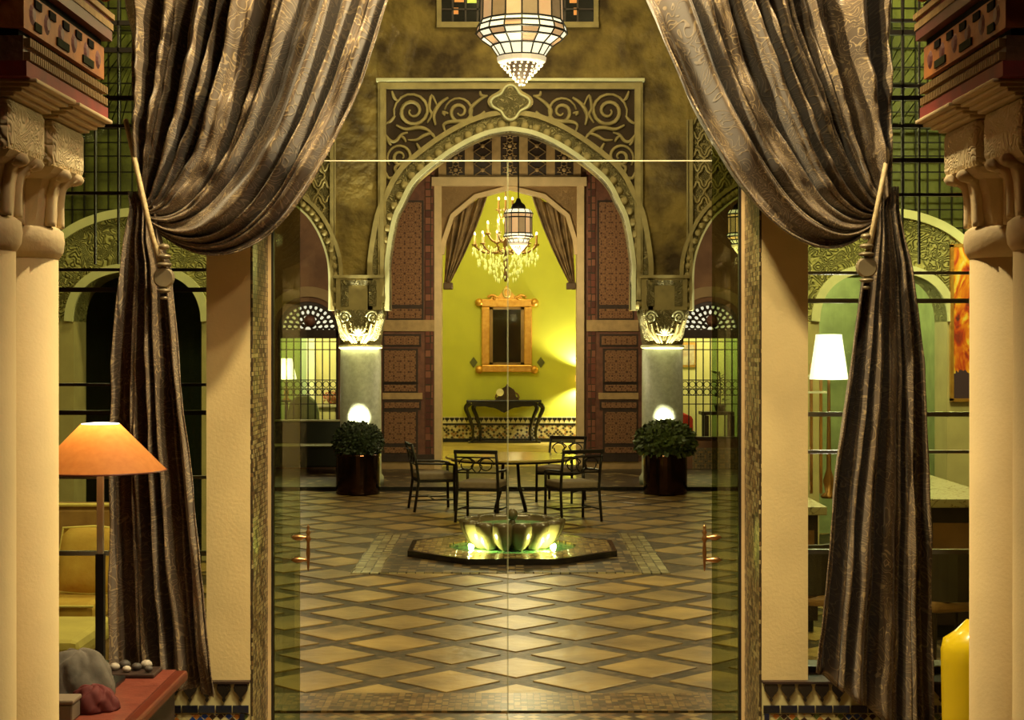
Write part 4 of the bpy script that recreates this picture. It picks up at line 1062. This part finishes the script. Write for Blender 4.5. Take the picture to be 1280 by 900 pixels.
B().lathe([(.28,.30),(.30,.36),(.29,.46),(.25,.48)], (x,dA,.06), 20).build('seat', AC, t, smooth=True)
bk = [(x-.30,.50),(x-.30,1.0),(x-.24,1.22),(x-.10,1.34),(x+.10,1.34),(x+.24,1.22),(x+.30,1.0),(x+.30,.50)]
B().prism(bk, dA+.20, dA+.30).build('backrest', AC, t, bevel=.03)
for a in (-1, 1):
    for c_ in (-1, 1): B().box(x+a*.2-.02, x+a*.2+.02, dA+c_*.18-.02, dA+c_*.18+.02, .06, .40).build('leg', WOODDARK, t)
    B().box(x+a*.30-.03, x+a*.30+.03, dA-.2, dA+.25, .60, .68).build('armrest', AC, t, bevel=.02)
o = bush(X(414,d), d+.3, Z(506,d)+.03, .16, .2, 160, .05, BUSHG2, .2).build('flower_bunch', M('red_flowers', (.45,.03,.02), .5, c2=(.10,.14,.03), scale=30))
tag(o, 'bunch of red and green flowers on pale writing desk', 'flowers')
# right room
t = thing('framed_picture', 'small gold-framed picture on the yellow wall behind the grille', 'picture', P(860,445,31.45))
B().pbox(848, 871, 428, 459, 31.45, .04).build('frame', GOLDLEAF, t); B().pbox(851, 868, 431, 456, 31.45, .02, .01).build('print', M('sepia_print', (.35,.2,.12), .6, c2=(.6,.5,.3), scale=8), t)
t = thing('red_chair', 'bright red upholstered chair behind the grille above the feathery bush', 'chair', P(858,560,29.9))
RED = M('red_cloth', (.50,.035,.02), .7, var=.2); dA = 29.9
B().prism(pp([(846,548),(846,516),(850,514),(866,521),(868,525),(868,548)], dA), dA+.2, dA+.28).build('backrest', RED, t, bevel=.02)
B().pbox(846, 868, 545, 552, dA-.25, .5).build('seat', RED, t, bevel=.02)
for q in (848, 866):
    for y in (-.2, .22): B().box(X(q,dA)-.02, X(q,dA)+.02, dA+y-.02, dA+y+.02, .06, Z(551,dA)).build('leg', WOODDARK, t)
t = thing('dark_side_table', 'dark wooden side table behind the grille carrying a potted plant', 'table', P(897,560,30.2)); dA = 30.2
B().pbox(877, 918, 515, 519, dA-.2, .5).build('table_top', WOODDARK, t)
for q in (882, 914):
    for y in (-.15, .25): B().box(X(q,dA)-.04, X(q,dA)+.04, dA+y-.04, dA+y+.04, .06, Z(519,dA)).build('leg', WOODDARK, t)
t = thing('potted_plant', 'leafy potted plant on the dark side table behind the grille', 'plant', P(900,515,dA))
B().lathe([(.08,Z(515,dA)+.004),(.12,Z(506,dA)),(.11,Z(506,dA)),(.02,Z(507,dA))], (X(900,dA),dA,0), 14).build('pot', BLACKIRON, t, smooth=True)
pb = B(); rnd = random.Random(2)
for k in range(26):
    y = lerp(502, 465, k/26); a = rnd.random()*6.28; L_ = rnd.uniform(.08,.2)
    p0 = P(900+2*math.sin(k), y, dA); p1 = p0+Vector((math.cos(a)*L_, math.sin(a)*L_, .05)); sd = Vector((-math.sin(a), math.cos(a), .4))*.035
    pb.add([p0, (p0+p1)/2+sd, p1, (p0+p1)/2-sd], [(0,1,2,3)])
pb.build('leaves', M('plant_leaf', (.03,.06,.015), .5), t)
B().tube([P(900,507,dA), P(901,485,dA), P(899,464,dA)], .012, 5).build('stem', WOODDARK, t)
# bench in the gallery
t = thing('dark_bench', 'long near-black upholstered bench under the grilled window beyond the clipped ball', 'bench', (X(378,27.8),27.8,.06))
BG = M('black_green_cloth', (.012,.016,.007), .7, var=.2); bx0, bx1 = X(300,27.8), X(426,27.8)
B().box(bx0, bx1, 28.25, 28.45, .30, .93).build('backrest', BG, t, bevel=.02)
B().box(bx0, bx1, 28.24, 28.46, .93, .955).build('back_cap', M('bench_cap', (.30,.26,.13), .5), t)
B().box(bx0, bx1, 27.5, 28.25, .18, .54).build('seat', BG, t, bevel=.03)
B().box(bx0, bx1, 27.49, 28.2, .535, .55).build('seat_edge', M('bench_piping', (.22,.21,.08), .6), t)
for q in (-1, 1): B().box((bx0 if q < 0 else bx1-.06), (bx0+.06 if q < 0 else bx1), 27.55, 27.61, .06, .18).build('leg', WOODDARK, t)
# ================================================================ NEAR ROOM THINGS
# ---- painted column pairs
PAINTO = M('painted_orange_wood', (.44,.145,.015), .65, c2=(.20,.06,.012), scale=9, bmp=.2)
PAINTR = M('painted_red_wood', (.28,.02,.012), .7, c2=(.14,.015,.01), scale=8)
PAINTB = M('painted_brown_wood', (.16,.08,.035), .6, var=.25, scale=12, bmp=.3)
PAINTY = M('painted_ochre_dentil', (.30,.18,.055), .7, var=.25, scale=30)
PAINTD = M('painted_black_groove', (.010,.008,.006), .9, spec=.1)
for sg, xin, nm in ((-1,1.596,'beside the orange lamp'),(1,1.622,'beside the yellow chair')):
    xc = sg*(xin+.15)
    for d, which in ((5.64,'farther'),(5.15,'nearer')):
        t = thing('plaster_column', 'slim cream plaster column with carved capital, %s, the one %s' % (nm, 'next to the curtain' if which == 'farther' else 'away from the curtain'), 'column', (xc,d,0), 'paired cream columns')
        r = .15
        B().lathe([(r*1.25,0),(r*1.25,.10),(r*1.1,.14),(r,.20),(r*.985,2.62)], (xc,d,0), 40).build('shaft', COLSTONE, t, smooth=True)
        B().lathe([(r,2.60),(r*1.10,2.625),(r*1.13,2.66),(r*1.10,2.695),(r*.97,2.71)], (xc,d,0), 40).build('astragal', CAPSMOOTH, t, smooth=True)
        c = (xc,d,0)
        cp = loft([sq_ring(r*a, k, z, c) for z, a, k in ((2.70,.93,0),(2.74,.95,.1),(2.82,.97,.35),(2.87,1.02,.6),(2.885,1.22,.85),(2.905,1.33,.95))]).build('capital_bell', CAPSMOOTH, t, smooth=False)
        for a in range(8):
            an = PI/8+a*PI/4; rr = r*1.0
            px_, py_ = xc+rr*math.cos(an), d+rr*math.sin(an)
            B().tube(spline([(px_,py_,2.71),(px_,py_,2.80),(xc+rr*1.08*math.cos(an),d+rr*1.08*math.sin(an),2.86),(xc+rr*1.35*math.cos(an),d+rr*1.35*math.sin(an),2.885),(xc+rr*1.42*math.cos(an),d+rr*1.42*math.sin(an),2.865)], 4), [.020]*12+[.026,.03,.03,.022,.016], 8).build('leaf_scroll', CAPSMOOTH, cp, smooth=True)
        B().box(xc-.195, xc+.195, d-.20, d+.20, 2.90, 3.07).build('capital_block', CAPITAL, t, bevel=.025)
        for k in range(4):
            e = .195+.026*(k+1)-.01; b0 = 3.068+k*.0125
            B().box(xc-e, xc+e, d-.20-.008*k, d+.20+.008*k, b0, b0+.013).build('corbel_step', CAPSMOOTH, t, bevel=.004)
    # painted impost block over the pair
    y0, y1 = 4.88, 5.87; dc = (y0+y1)/2; fx = xc-sg*.27      # fx: face towards the aisle
    ox = xc+sg*.27
    t = thing('painted_impost', 'carved beam block painted red, orange and ochre on the cream columns %s' % nm, 'beam', (xc,dc,3.118), 'painted beam blocks')
    def lay(name, m_, z0, z1, rec, **k): return B().box(fx+sg*rec, ox-sg*rec, y0+rec, y1-rec, z0, z1).build(name, m_, t, **k)
    lay('red_band', PAINTR, 3.118, 3.165, 0)
    dn = lay('dentil_ground', PAINTB, 3.165, 3.245, .015)
    for k in range(44):
        y = y0+.02+k*(y1-y0-.04)/44
        if k == 0: dt = B().box(-.012, .012, 0, .013, 0, .025).build('dentil', PAINTY, dn, local=True); o = dt
        else: o = dt.copy(); C.objects.link(o)
        o.location = (fx+sg*.006-xc, y-dc, 3.170-3.118)
        q = o.copy(); C.objects.link(q); q.location = (fx+sg*.006-xc, y-dc, 3.212-3.118)
    lay('groove', PAINTD, 3.245, 3.268, .035)
    pn = lay('painted_panel', PAINTO, 3.268, 3.385, .012)
    for k in range(6):
        y = y0+.10+k*(y1-y0-.2)/5
        if k == 0:
            rs = B().lathe([(.001,-.008),(.030,-.008),(.034,.0),(.02,.006),(.001,.007)], (0,0,0), 10).build('rosette', M('rosette_maroon', (.14,.03,.03), .6), pn, local=True); o = rs
        else: o = rs.copy(); C.objects.link(o)
        o.rotation_euler = (0, PI/2*(-sg), 0); o.location = (fx+sg*.012-xc, y-dc, 3.325-3.118)
        if k < 5:
            for zz_ in (3.293, 3.362):
                yy = y+.05+(.09*(k % 2) if zz_ < 3.3 else 0)
                B().box(fx+sg*.006, fx+sg*.02, yy-.035, yy+.035, zz_-.013, zz_+.013).build('painted_cartouche', PAINTD if zz_ > 3.3 else M('dark_green_paint', (.025,.028,.010), .9, spec=.1), pn)
    lay('upper_groove', PAINTD, 3.385, 3.412, .02)
    lay('maroon_band', M('maroon_paint', (.13,.02,.015), .55), 3.412, 3.45, -.012)
    lay('ochre_band', PAINTY, 3.45, 3.475, -.016); lay('maroon_line', PAINTR, 3.475, 3.49, -.01); lay('ochre_line', PAINTY, 3.49, 3.51, -.02); lay('top_groove', PAINTD, 3.51, 3.545, .01)
    tp = lay('top_block', PAINTR, 3.545, 3.9, .06)
    for k in range(7):                                   # palmette bracket at the far end
        a = PI*(.15+.7*k/6)
        pc = Vector((fx-sg*.0, y1-.05, 3.55))
        B().tube([pc, pc+Vector((0, .03, 0))+Vector((-sg*.05*math.cos(a), 0, .09*math.sin(a))), pc+Vector((-sg*.10*math.cos(a), 0, .17*math.sin(a)))], [.008,.02,.012], 6).build('palmette', PAINTY if k % 2 else PAINTO, tp, smooth=True)
# beams that the imposts carry, up to the ceiling
for sg in (-1, 1):
    struct(B().box(sg*1.60, sg*2.1, 2.0, 5.85, 3.9, 6.2).build('ceiling_beam_left' if sg < 0 else 'ceiling_beam_right', PAINTR))

# ---- the great curtains
DAM = M_damask('damask', (.095,.065,.040), (.17,.12,.074), (.44,.32,.16))
ROPE = M('gold_rope', (.52,.40,.20), .6, var=.2, scale=40, bmp=.4, bscale=90); TASS = M('tassel_brass', (.30,.24,.14), .4, metal=.4, var=.3)
def bez(p0, p1, p2, p3, t):
    a = (1-t)**3; b_ = 3*t*(1-t)**2; c = 3*t*t*(1-t); e = t**3
    return (a*p0[0]+b_*p1[0]+c*p2[0]+e*p3[0], a*p0[1]+b_*p1[1]+c*p2[1]+e*p3[1])
def l2(a, b_, u): return (lerp(a[0],b_[0],u), lerp(a[1],b_[1],u))
def interp(tab, y):
    for i in range(len(tab)-1):
        if y <= tab[i+1][0]:
            u = (y-tab[i][0])/(tab[i+1][0]-tab[i][0]); u = max(0,u)
            return lerp(tab[i][1],tab[i+1][1],u), lerp(tab[i][2],tab[i+1][2],u)
    return tab[-1][1], tab[-1][2]
def big_curtain(label, A0, A1, T0, T1, C1a, C1b, C2a, C2b, low, hem, seed, tie):
    DC = 8.0
    t = thing('damask_curtain', label, 'curtain', P(T0[0],hem(0.5),DC), 'tied-back damask curtains')
    def up(u, v):
        uu = u**.92
        x, y = bez(l2(A0,A1,uu), l2(C1a,C1b,uu), l2(C2a,C2b,uu**1.15), l2(T0,T1,uu), v)
        return x, y
    cloth('upper_drape', DAM, t, None, up, 260, 90, 9, lambda v, u: (.125*(1-v**2.2)+.035)*(.75+.25*math.sin(3*v+u*2)), DC, seed, (3.2,3.0))
    def lo(u, v):
        y = lerp(T0[1]-6, hem(u), v); a, c = interp(low, y)
        w_ = 5*math.sin(u*23+1.3)*(1-v)*v
        return lerp(a, c, u)+w_, y
    cloth('lower_fall', DAM, t, None, lo, 200, 70, 5, lambda v, u: .03+.065*min(1,v*2.2), DC+.03, seed+3, (1.6,4.5))
    r0, r1, r2 = tie
    B().tube(spline([P(r0[0],r0[1],DC-.02), P(lerp(r0[0],r1[0],.5),lerp(r0[1],r1[1],.5),DC-.14), P(r1[0],r1[1],DC-.16), P(r2[0],r2[1],DC-.10)], 8), .013, 8).build('tieback_rope', ROPE, t, smooth=True)
    tx_, ty_ = r2
    b = B()
    c = P(tx_,ty_,DC-.13); s = DC/F
    B().tube([P(r1[0],r1[1],DC-.16), c+Vector((0,0,.06))], .006, 6).build('tassel_cord', ROPE, t)
    for k, (yy, rx, rz) in enumerate(((-34,7,4),(-22,9,3.5),(-12,10,3.2),(20,9,3),(29,5,2.4))):
        B().ball(c+Vector((0,0,-yy*s)), rx*s, 14, 8, rz/rx).build('tassel_bead', TASS, t, smooth=True)
    ds = B().lathe([(.001,-.02),(11*s,-.02),(13*s,-.008),(13*s,.008),(11*s,.02),(.001,.02)], (0,0,0), 24).build('tassel_disc', TASS, t, smooth=False, local=True)
    ds.matrix_basis = Matrix.Translation(c-BASE[t]-Vector((0,0,4*s))) @ Matrix.Rotation(PI/2,4,'X')
    B().lathe([(.001,-.03),(3.5*s,-.028),(3.5*s,0)], (0,0,0), 12).build('tassel_eye', PAINTD, ds, local=True)
    return t
big_curtain('taupe damask curtain tied back beside the orange lamp', (157,-45), (500,-45), (176,246), (194,288), (158,60), (438,185), (162,165), (335,402),
    [(235,160,188),(262,163,197),(300,155,203),(330,151,214),(450,139,228),(600,134,246),(760,136,262),(860,140,272)], lambda u: lerp(838,866,u), 11,
    ((157,150),(188,286),(205,343)))
big_curtain('taupe damask curtain tied back beside the yellow chair', (1121,-45), (790,-45), (1112,240), (1088,286), (1119,60), (862,165), (1116,165), (985,386),
    [(230,1122,1095),(262,1122,1090),(300,1130,1086),(330,1138,1080),(450,1154,1062),(600,1160,1040),(740,1163,1026),(850,1166,1014),(980,1170,1010)], lambda u: lerp(960,836,u**.8), 21,
    ((1113,178),(1094,272),(1083,330)))

# ---- leather topped table with lamp and folded cloths
LEA = M('red_leather', (.14,.026,.013), .5, c2=(.22,.05,.028), scale=14, bmp=.25, bscale=60); REDW = M('red_wood_edge', (.12,.022,.010), .35, var=.2)
zt = .80; xe = -1.49; ye = 7.40
t = thing('leather_table', 'red leather-topped table with moulded wooden edge below the orange lamp', 'table', (-2.1,6.9,0))
B().box(-2.75, xe-.05, 6.25, ye-.03, zt-.012, zt).build('leather_top', LEA, t)
B().box(-2.80, xe, 6.2, ye, zt-.055, zt-.008).build('edge_moulding', REDW, t, bevel=.012)
B().box(-2.74, xe-.05, 6.26, ye-.06, zt-.24, zt-.055).build('apron', WOODDARK, t)
B().box(xe-.075, xe-.045, 6.3, ye-.08, .05, zt-.24).build('side_panel', WOODDARK, t)
for a in (-2.70, xe-.1):
    for c in (6.32, ye-.12): B().box(a-.035, a+.035, c-.035, c+.035, 0, zt-.055).build('leg', WOODDARK, t)
d = 7.05; x = X(125.5,d); s = d/F
t = thing('orange_lamp', 'lamp with a wide conical orange shade on a grey metal stem', 'lamp', (x,d,zt))
SHADE, nt, bs = newmat('orange_parchment')
v = coord(nt); f_ = noise(nt, v, 30, 5)
nt.links.new(mixc(nt, f_, (.50,.17,.035), (.72,.30,.07)), bs.inputs['Base Color']); bs.inputs['Roughness'].default_value = .7
tl = N(nt, 'ShaderNodeBsdfTranslucent'); nt.links.new(mixc(nt, f_, (.75,.27,.05), (.95,.42,.10)), tl.inputs[0])
mx = N(nt, 'ShaderNodeMixShader'); mx.inputs[0].default_value = .5
nt.links.new(bs.outputs[0], mx.inputs[1]); nt.links.new(tl.outputs[0], mx.inputs[2]); nt.links.new(mx.outputs[0], nt.nodes['Material Output'].inputs[0])
B().lathe([(81*s,Z(588,d)),(79*s,Z(586,d)),(24*s,Z(530,d))], (x,d,0), 48, cap=False).build('shade', SHADE, t, smooth=True)
B().tube([(x+81*s*math.cos(2*PI*k/48), d+81*s*math.sin(2*PI*k/48), Z(588,d)) for k in range(48)], .004, 6, True).build('shade_rim', REDW, t)
B().box(x-.014, x+.014, d-.014, d+.014, zt+.02, Z(540,d)).build('stem', M('brushed_metal', (.42,.40,.32), .35, metal=.1), t, bevel=.004)
B().box(x-.09, x+.09, d-.09, d+.09, zt, zt+.022).build('foot', BLACKIRON, t, bevel=.006)
B().box(x-.018, x+.018, d-.018, d+.018, zt+.022, Z(692,d)).build('lower_stem', BLACKIRON, t)
B().ball((x,d,Z(547,d)), .03, 14, 10).build('bulb', M_glow('warm_bulb', (1,.85,.55), 12), t, smooth=True)
B().lathe([(23*s,0),(23.5*s,.006),(12*s,.010),(.001,.011)], (x,d,Z(531,d)), 32).build('diffuser', M_glow('lamp_diffuser', (1,.92,.80), 2.2, .1), t, smooth=True)
light('lamp_light', 'POINT', (x,d,Z(547,d)), 4, (1,.72,.38), .05)
# heap on the table
def heap(name, label, cat, c, sx, sy, sz, m_, seed, n=14, lump=.25):
    b = B(); rnd = random.Random(seed); ph = [rnd.random()*6.28 for _ in range(6)]
    rows, seg = 22, 64
    for i in range(rows+1):
        th = PI/2*i/rows
        for k in range(seg):
            a = 2*PI*k/seg
            r = 1+lump*(.4*math.sin(3*a+ph[0]+2*th)+.35*abs(math.sin(3.5*a+ph[1]-3*th))+.3*abs(math.sin(6.5*a+ph[2]+4*th)))
            z = math.cos(th)*(1+lump*(.8*abs(math.sin(2.5*a+ph[3]+th*3))-.3)*math.sin(th)*1.6)
            b.v.append((c[0]+sx*math.sin(th)*r*math.cos(a) if i else c[0], c[1]+sy*math.sin(th)*r*math.sin(a) if i else c[1], c[2]+sz*max(0,z)))
    for i in range(rows):
        for k in range(seg):
            k2 = (k+1)%seg; b.f.append((i*seg+k, (i+1)*seg+k, (i+1)*seg+k2, i*seg+k2))
    b.f.append(tuple(rows*seg+k for k in range(seg-1,-1,-1)))
    o = b.build(name, m_, None, smooth=True); return tag(o, label, cat)
GREYC = M('grey_cloth', (.07,.062,.05), .85, c2=(.17,.15,.12), scale=8, bmp=.3); DKRED = M('dark_red_cloth', (.10,.012,.012), .8)
heap('grey_blanket', 'crumpled grey blanket heaped on the red leather table', 'blanket', (X(100,6.8),6.78,zt+.002), .145, .125, .20, GREYC, 3, lump=.30)
heap('dark_red_scarf', 'dark red scarf bunched beside the grey blanket', 'scarf', (X(116,6.55),6.55,zt+.002), .085, .07, .10, DKRED, 5, lump=.35)
t = thing('stone_tray', 'low dark tray of pale stones on the red leather table', 'tray', (X(158,7.2),7.26,zt))
xs_ = X(158,7.2)
B().box(xs_-.13, xs_+.13, 7.17, 7.35, zt, zt+.02).build('tray', WOODDARK, t, bevel=.006)
for k in range(7):
    B().ball((xs_-.10+k*.033, 7.21+.05*(k % 3), zt+.036), .02+.004*(k % 3), 8, 6, .75).build('pebble', M('pale_stone', (.5,.45,.36), .6) if k % 2 else M('dark_stone', (.07,.06,.05), .6), t, smooth=True)
t = thing('stone_box', 'small grey-brown lidded box in front of the grey blanket', 'box', (X(80,6.4),6.40,zt))
xs_ = X(80,6.40)
B().box(xs_-.08, xs_+.05, 6.34, 6.46, zt, zt+.07).build('body', M('stone_box_side', (.16,.12,.08), .7), t, bevel=.008)
B().box(xs_-.085, xs_+.055, 6.335, 6.465, zt+.07, zt+.088).build('lid', M('stone_box_lid', (.20,.15,.10), .7), t, bevel=.006)

# ---- yellow sofas beyond the window
SOFA = M('gold_sofa_cloth', (.48,.26,.04), .8, c2=(.60,.38,.08), scale=10, bmp=.25, bscale=50); SOFB = M('brown_cushion', (.24,.12,.035), .8, c2=(.34,.19,.06), scale=9, bmp=.3); PIPE = M('yellow_piping', (.66,.52,.16), .7)
t = thing('sofa', 'gold upholstered sofa behind the window, below the carved side arch', 'sofa', (-3.5,11.5,0))
x0, x1 = -4.6, X(128,11.2)
B().box(x0, x1, 11.0, 11.95, .12, .36).build('base', SOFB, t, bevel=.03)
B().box(x0, x1, 10.97, 11.7, .36, .52).build('seat_cushion', SOFA, t, bevel=.05)
B().box(x0, x1, 11.75, 12.0, .12, 1.12).build('backrest', SOFB, t, bevel=.05)
for a in (x0+.1, x1-.1):
    for c in (11.1, 11.85): B().box(a-.03, a+.03, c-.03, c+.03, 0, .12).build('leg', WOODDARK, t)
B().tube([(x0,10.965,.50),(x1,10.965,.50)], .010, 6).build('piping', PIPE, t)
B().tube([(x0,11.74,1.12),(x1,11.74,1.12)], .014, 6).build('piping', PIPE, t)
for k, (xx, zc, tl_) in enumerate(((X(84,11.4)-.38,.76,.15),(X(112,11.4)+.0,.74,-.2))):
    hw = .24
    c = thing('cushion', ('brown' if k == 0 else 'golden')+' square cushion leaning on the gold sofa back', 'cushion', (xx,11.36,.525), 'sofa cushions')
    vs = []; fs = []; n = 9
    for side in (-1, 1):
        for i in range(n):
            for j in range(n):
                u, v_ = -1+2*i/(n-1), -1+2*j/(n-1)
                vs.append((u*hw*(1-.06*v_*v_), side*.08*max(0,(1-u**4))**.5*max(0,(1-v_**4))**.5, (v_*(1-.06*u*u)+1)*hw))
    for s_ in (0, 1):
        for i in range(n-1):
            for j in range(n-1):
                a = s_*n*n+i*n+j; fs.append((a,a+1,a+n+1,a+n) if s_ else (a,a+n,a+n+1,a+1))
    b = B(); b.v = [(x_+xx, y_+11.36, z_+.525) for x_, y_, z_ in vs]; b.f = fs
    b.build('pillow', SOFB if k == 0 else SOFA, c, smooth=True)
    ring = [(u*hw*(1-.06*v_*v_)+xx, 11.36, (v_*(1-.06*u*u)+1)*hw+.525) for u, v_ in [(-1,-1),(0,-1),(1,-1),(1,0),(1,1),(0,1),(-1,1),(-1,0)]]
    B().tube(ring, .010, 6, True).build('piping', PIPE, c)
    c.rotation_euler = (-.22, 0, tl_*.6)
t = thing('ottoman', 'pale gold ottoman standing in front of the gold sofa', 'ottoman', (-3.1,10.0,0))
B().box(-4.0, X(120,10.0), 9.6, 10.5, .1, .38).build('base', SOFB, t, bevel=.03); B().box(-4.0, X(120,10.0), 9.58, 10.5, .38, .52).build('seat_cushion', M('pale_gold_cloth', (.58,.44,.14), .8, var=.1, bmp=.2), t, bevel=.05)
for a in (-3.9, X(120,10.0)-.1):
    for c in (9.7, 10.4): B().box(a-.03, a+.03, c-.03, c+.03, 0, .1).build('leg', WOODDARK, t)
light('sofa_fill', 'SPOT', (-3.0, 9.6, 4.0), 230, (1,.82,.42), .1, (-3.05,10.8,.4), 70, .6)  # added light over the sofa seats, no lamp hangs there

# ---- beyond the right window: marble bar, painting, lamp, chairs
MARB, nt, bs = newmat('veined_marble'); v = coord(nt)
vn = ramp(nt, math_(nt, 'ABSOLUTE', math_(nt, 'SINE', math_(nt, 'MULTIPLY', noise(nt, v, 3, 5, 1.5), 22))), [(0,(.10,.08,.05)),(.12,(.45,.40,.26)),(.4,(.58,.53,.36))])
nt.links.new(vn, bs.inputs['Base Color']); bs.inputs['Roughness'].default_value = .2
for px0, px1, d0, d1, z, lab in ((1158,1260,12.4,15.9,1.10,'long veined marble counter running away beyond the window, beside the abstract painting'),(985,1034,12.6,14.6,1.02,'veined marble counter beyond the window, next to the cream pier')):
    xa, xb = X(px0,d0), X(px1,d0)
    t = thing('marble_counter', lab, 'counter', ((xa+xb)/2,(d0+d1)/2,0), 'marble counters')
    B().box(xa, xb, d0, d1, z-.07, z).build('marble_top', MARB, t, bevel=.008)
    B().box(xa+.05, xb-.05, d0+.12, d1-.1, .1, z-.07).build('body', WOODDARK, t)
    B().box(xa+.08, xb-.08, d0+.11, d0+.12, .25, z-.2).build('front_panel', M('counter_panel', (.28,.14,.06), .5), t)
    B().box(xa+.08, xb-.08, d0+.15, d1-.12, 0, .1).build('plinth', BLACKIRON, t)
d = DW-.05
t = thing('abstract_painting', 'tall flame-coloured abstract painting hung on the cream wall beyond the window', 'painting', P(1225,500,d))
PT, nt, bs = newmat('flame_paint'); v = coord(nt, 'Object', (1.6,1,.7))
f_ = noise(nt, v, 3.2, 6, 2.2)
cc = ramp(nt, f_, [(.30,(.10,.02,.02)),(.40,(.55,.05,.01)),(.50,(.85,.25,.01)),(.58,(.95,.58,.04)),(.68,(.9,.75,.25)),(.8,(.5,.12,.02))])
s_ = N(nt, 'ShaderNodeSeparateXYZ'); nt.links.new(coord(nt), s_.inputs[0])
cc = mixc(nt, math_(nt, 'LESS_THAN', math_(nt, 'ADD', s_.outputs[2], math_(nt, 'MULTIPLY', f_, .2)), .40), cc, (.06,.03,.05))
nt.links.new(cc, bs.inputs['Base Color']); bs.inputs['Roughness'].default_value = .5
B().pbox(1192, 1262, 309, 498, d, .03, .01).build('canvas', PT, t)
B().pbox(1188, 1192, 306, 501, d, .04, .015).pbox(1262, 1266, 306, 501, d, .04, .015).pbox(1188, 1266, 305, 309, d, .04, .015).pbox(1188, 1266, 498, 502, d, .04, .015).build('frame', GOLDLEAF, t)
light('picture_light', 'SPOT', (X(1215,15), 15.2, 4.6), 90, (1,.9,.6), .1, (X(1225,DW), DW, 2.5), 45, .5)
d = 13.3; 
table_lamp(1036, 500, 420, 418, 474, 16, 24, d, 'big white table lamp shining on the marble counter next to the cream pier', None, M_glow('bright_white_shade', (1,.97,.85), 1.6, .1), 1.02)
light('lamp_bulb', 'POINT', (X(1036,d),d-.35,Z(446,d)), 22, (1,.95,.75), .12)
t = thing('glass_shelf', 'brass and glass bar shelf standing on the marble counter next to the cream pier', 'shelf', P(1020,518,d+.3)); dq = d+.4
for q in (1000, 1014, 1026): B().box(X(q,dq)-.012, X(q,dq)+.012, dq-.012, dq+.012, 1.02, Z(455,dq)).build('post', BRASS, t)
for y in (470, 490, 518): B().box(X(995,dq), X(1032,dq), dq-.12, dq+.12, Z(y,dq)-.008, Z(y,dq)+.008).build('shelf_board', EDGE, t)
def dining_chair(x, y, az, label):
    t = thing('bar_chair', label, 'chair', (0,0,0), 'dark chairs at the counters')
    B().box(-.23, .23, -.22, .22, .42, .50).build('seat', M('tan_leather', (.36,.19,.08), .5), t, bevel=.03)
    vs = [(.25*math.cos(a), -.02-.24*math.sin(a)) for a in [PI*k/12 for k in range(13)]]; vi = [(.21*math.cos(a), -.02-.20*math.sin(a)) for a in [PI*k/12 for k in range(12,-1,-1)]]
    B().prismz(vs+vi, .50, .86).build('backrest', M('dark_leather', (.05,.035,.025), .45), t)
    for a in (-.2,.2):
        for c in (-.18,.18): B().tube([(a,c,.42),(a*1.1,c*1.1,0)], .016, 6).build('leg', WOODDARK, t)
    t.location = (x, y, 0); t.rotation_euler = (0,0,az)
dining_chair(X(1192,11.2), 11.4, .3, 'tan leather tub chair at the long marble counter')
dining_chair(X(1010,11.5), 11.7, -.4, 'tan leather tub chair at the counter next to the cream pier')
# ---- yellow high-backed chair beside the right-hand columns
YEL = M('yellow_lacquer', (.78,.58,.01), .25, var=.06, coat=.5)
d = 6.9; x = X(1226,d)
t = thing('yellow_chair', 'bright yellow high-backed moulded chair beside the curtain', 'chair', (x,d,0))
vs = []; fs = []; rows, seg = 14, 12
for k_, rad in ((0,.155),(1,.135)):
    for i in range(rows+1):
        v_ = i/rows; z = .42+v_*(1.12-.42); wd = math.sin(PI*(.5+.46*max(0,(v_-.80)/.2))) if v_ > .80 else 1
        wd = max(.25, wd)*(1-.12*(1-v_))
        for j in range(seg+1):
            a = PI*(.0+j/seg)
            vs.append((x+rad*math.cos(a)*wd*1.0, d+.10-rad*math.sin(a)*wd*1.1-.02*v_, z-(.02*abs(math.cos(a)) if v_ > .9 else 0)))
n = (rows+1)*(seg+1)
for i in range(rows):
    for j in range(seg):
        a = i*(seg+1)+j; fs += [(a,a+1,a+seg+2,a+seg+1), (n+a,n+a+seg+1,n+a+seg+2,n+a+1)]
for j in range(seg):
    a = rows*(seg+1)+j; fs += [(a,a+1,n+a+1,n+a), (j,n+j,n+j+1,j+1)]
for i in range(rows):
    for j in (0, seg):
        a = i*(seg+1)+j; fs.append((a,a+seg+1,n+a+seg+1,n+a))
B().add(vs, fs).build('backrest', YEL, t, smooth=True)
B().box(x-.15, x+.17, d+.02, d+.42, .40, .45).build('seat', YEL, t, bevel=.02)
for a in (-.12,.14):
    for c in (.05,.38): B().tube([(x+a,d+c,.40),(x+a,d+c,0)], .015, 8).build('leg', BLACKIRON, t)
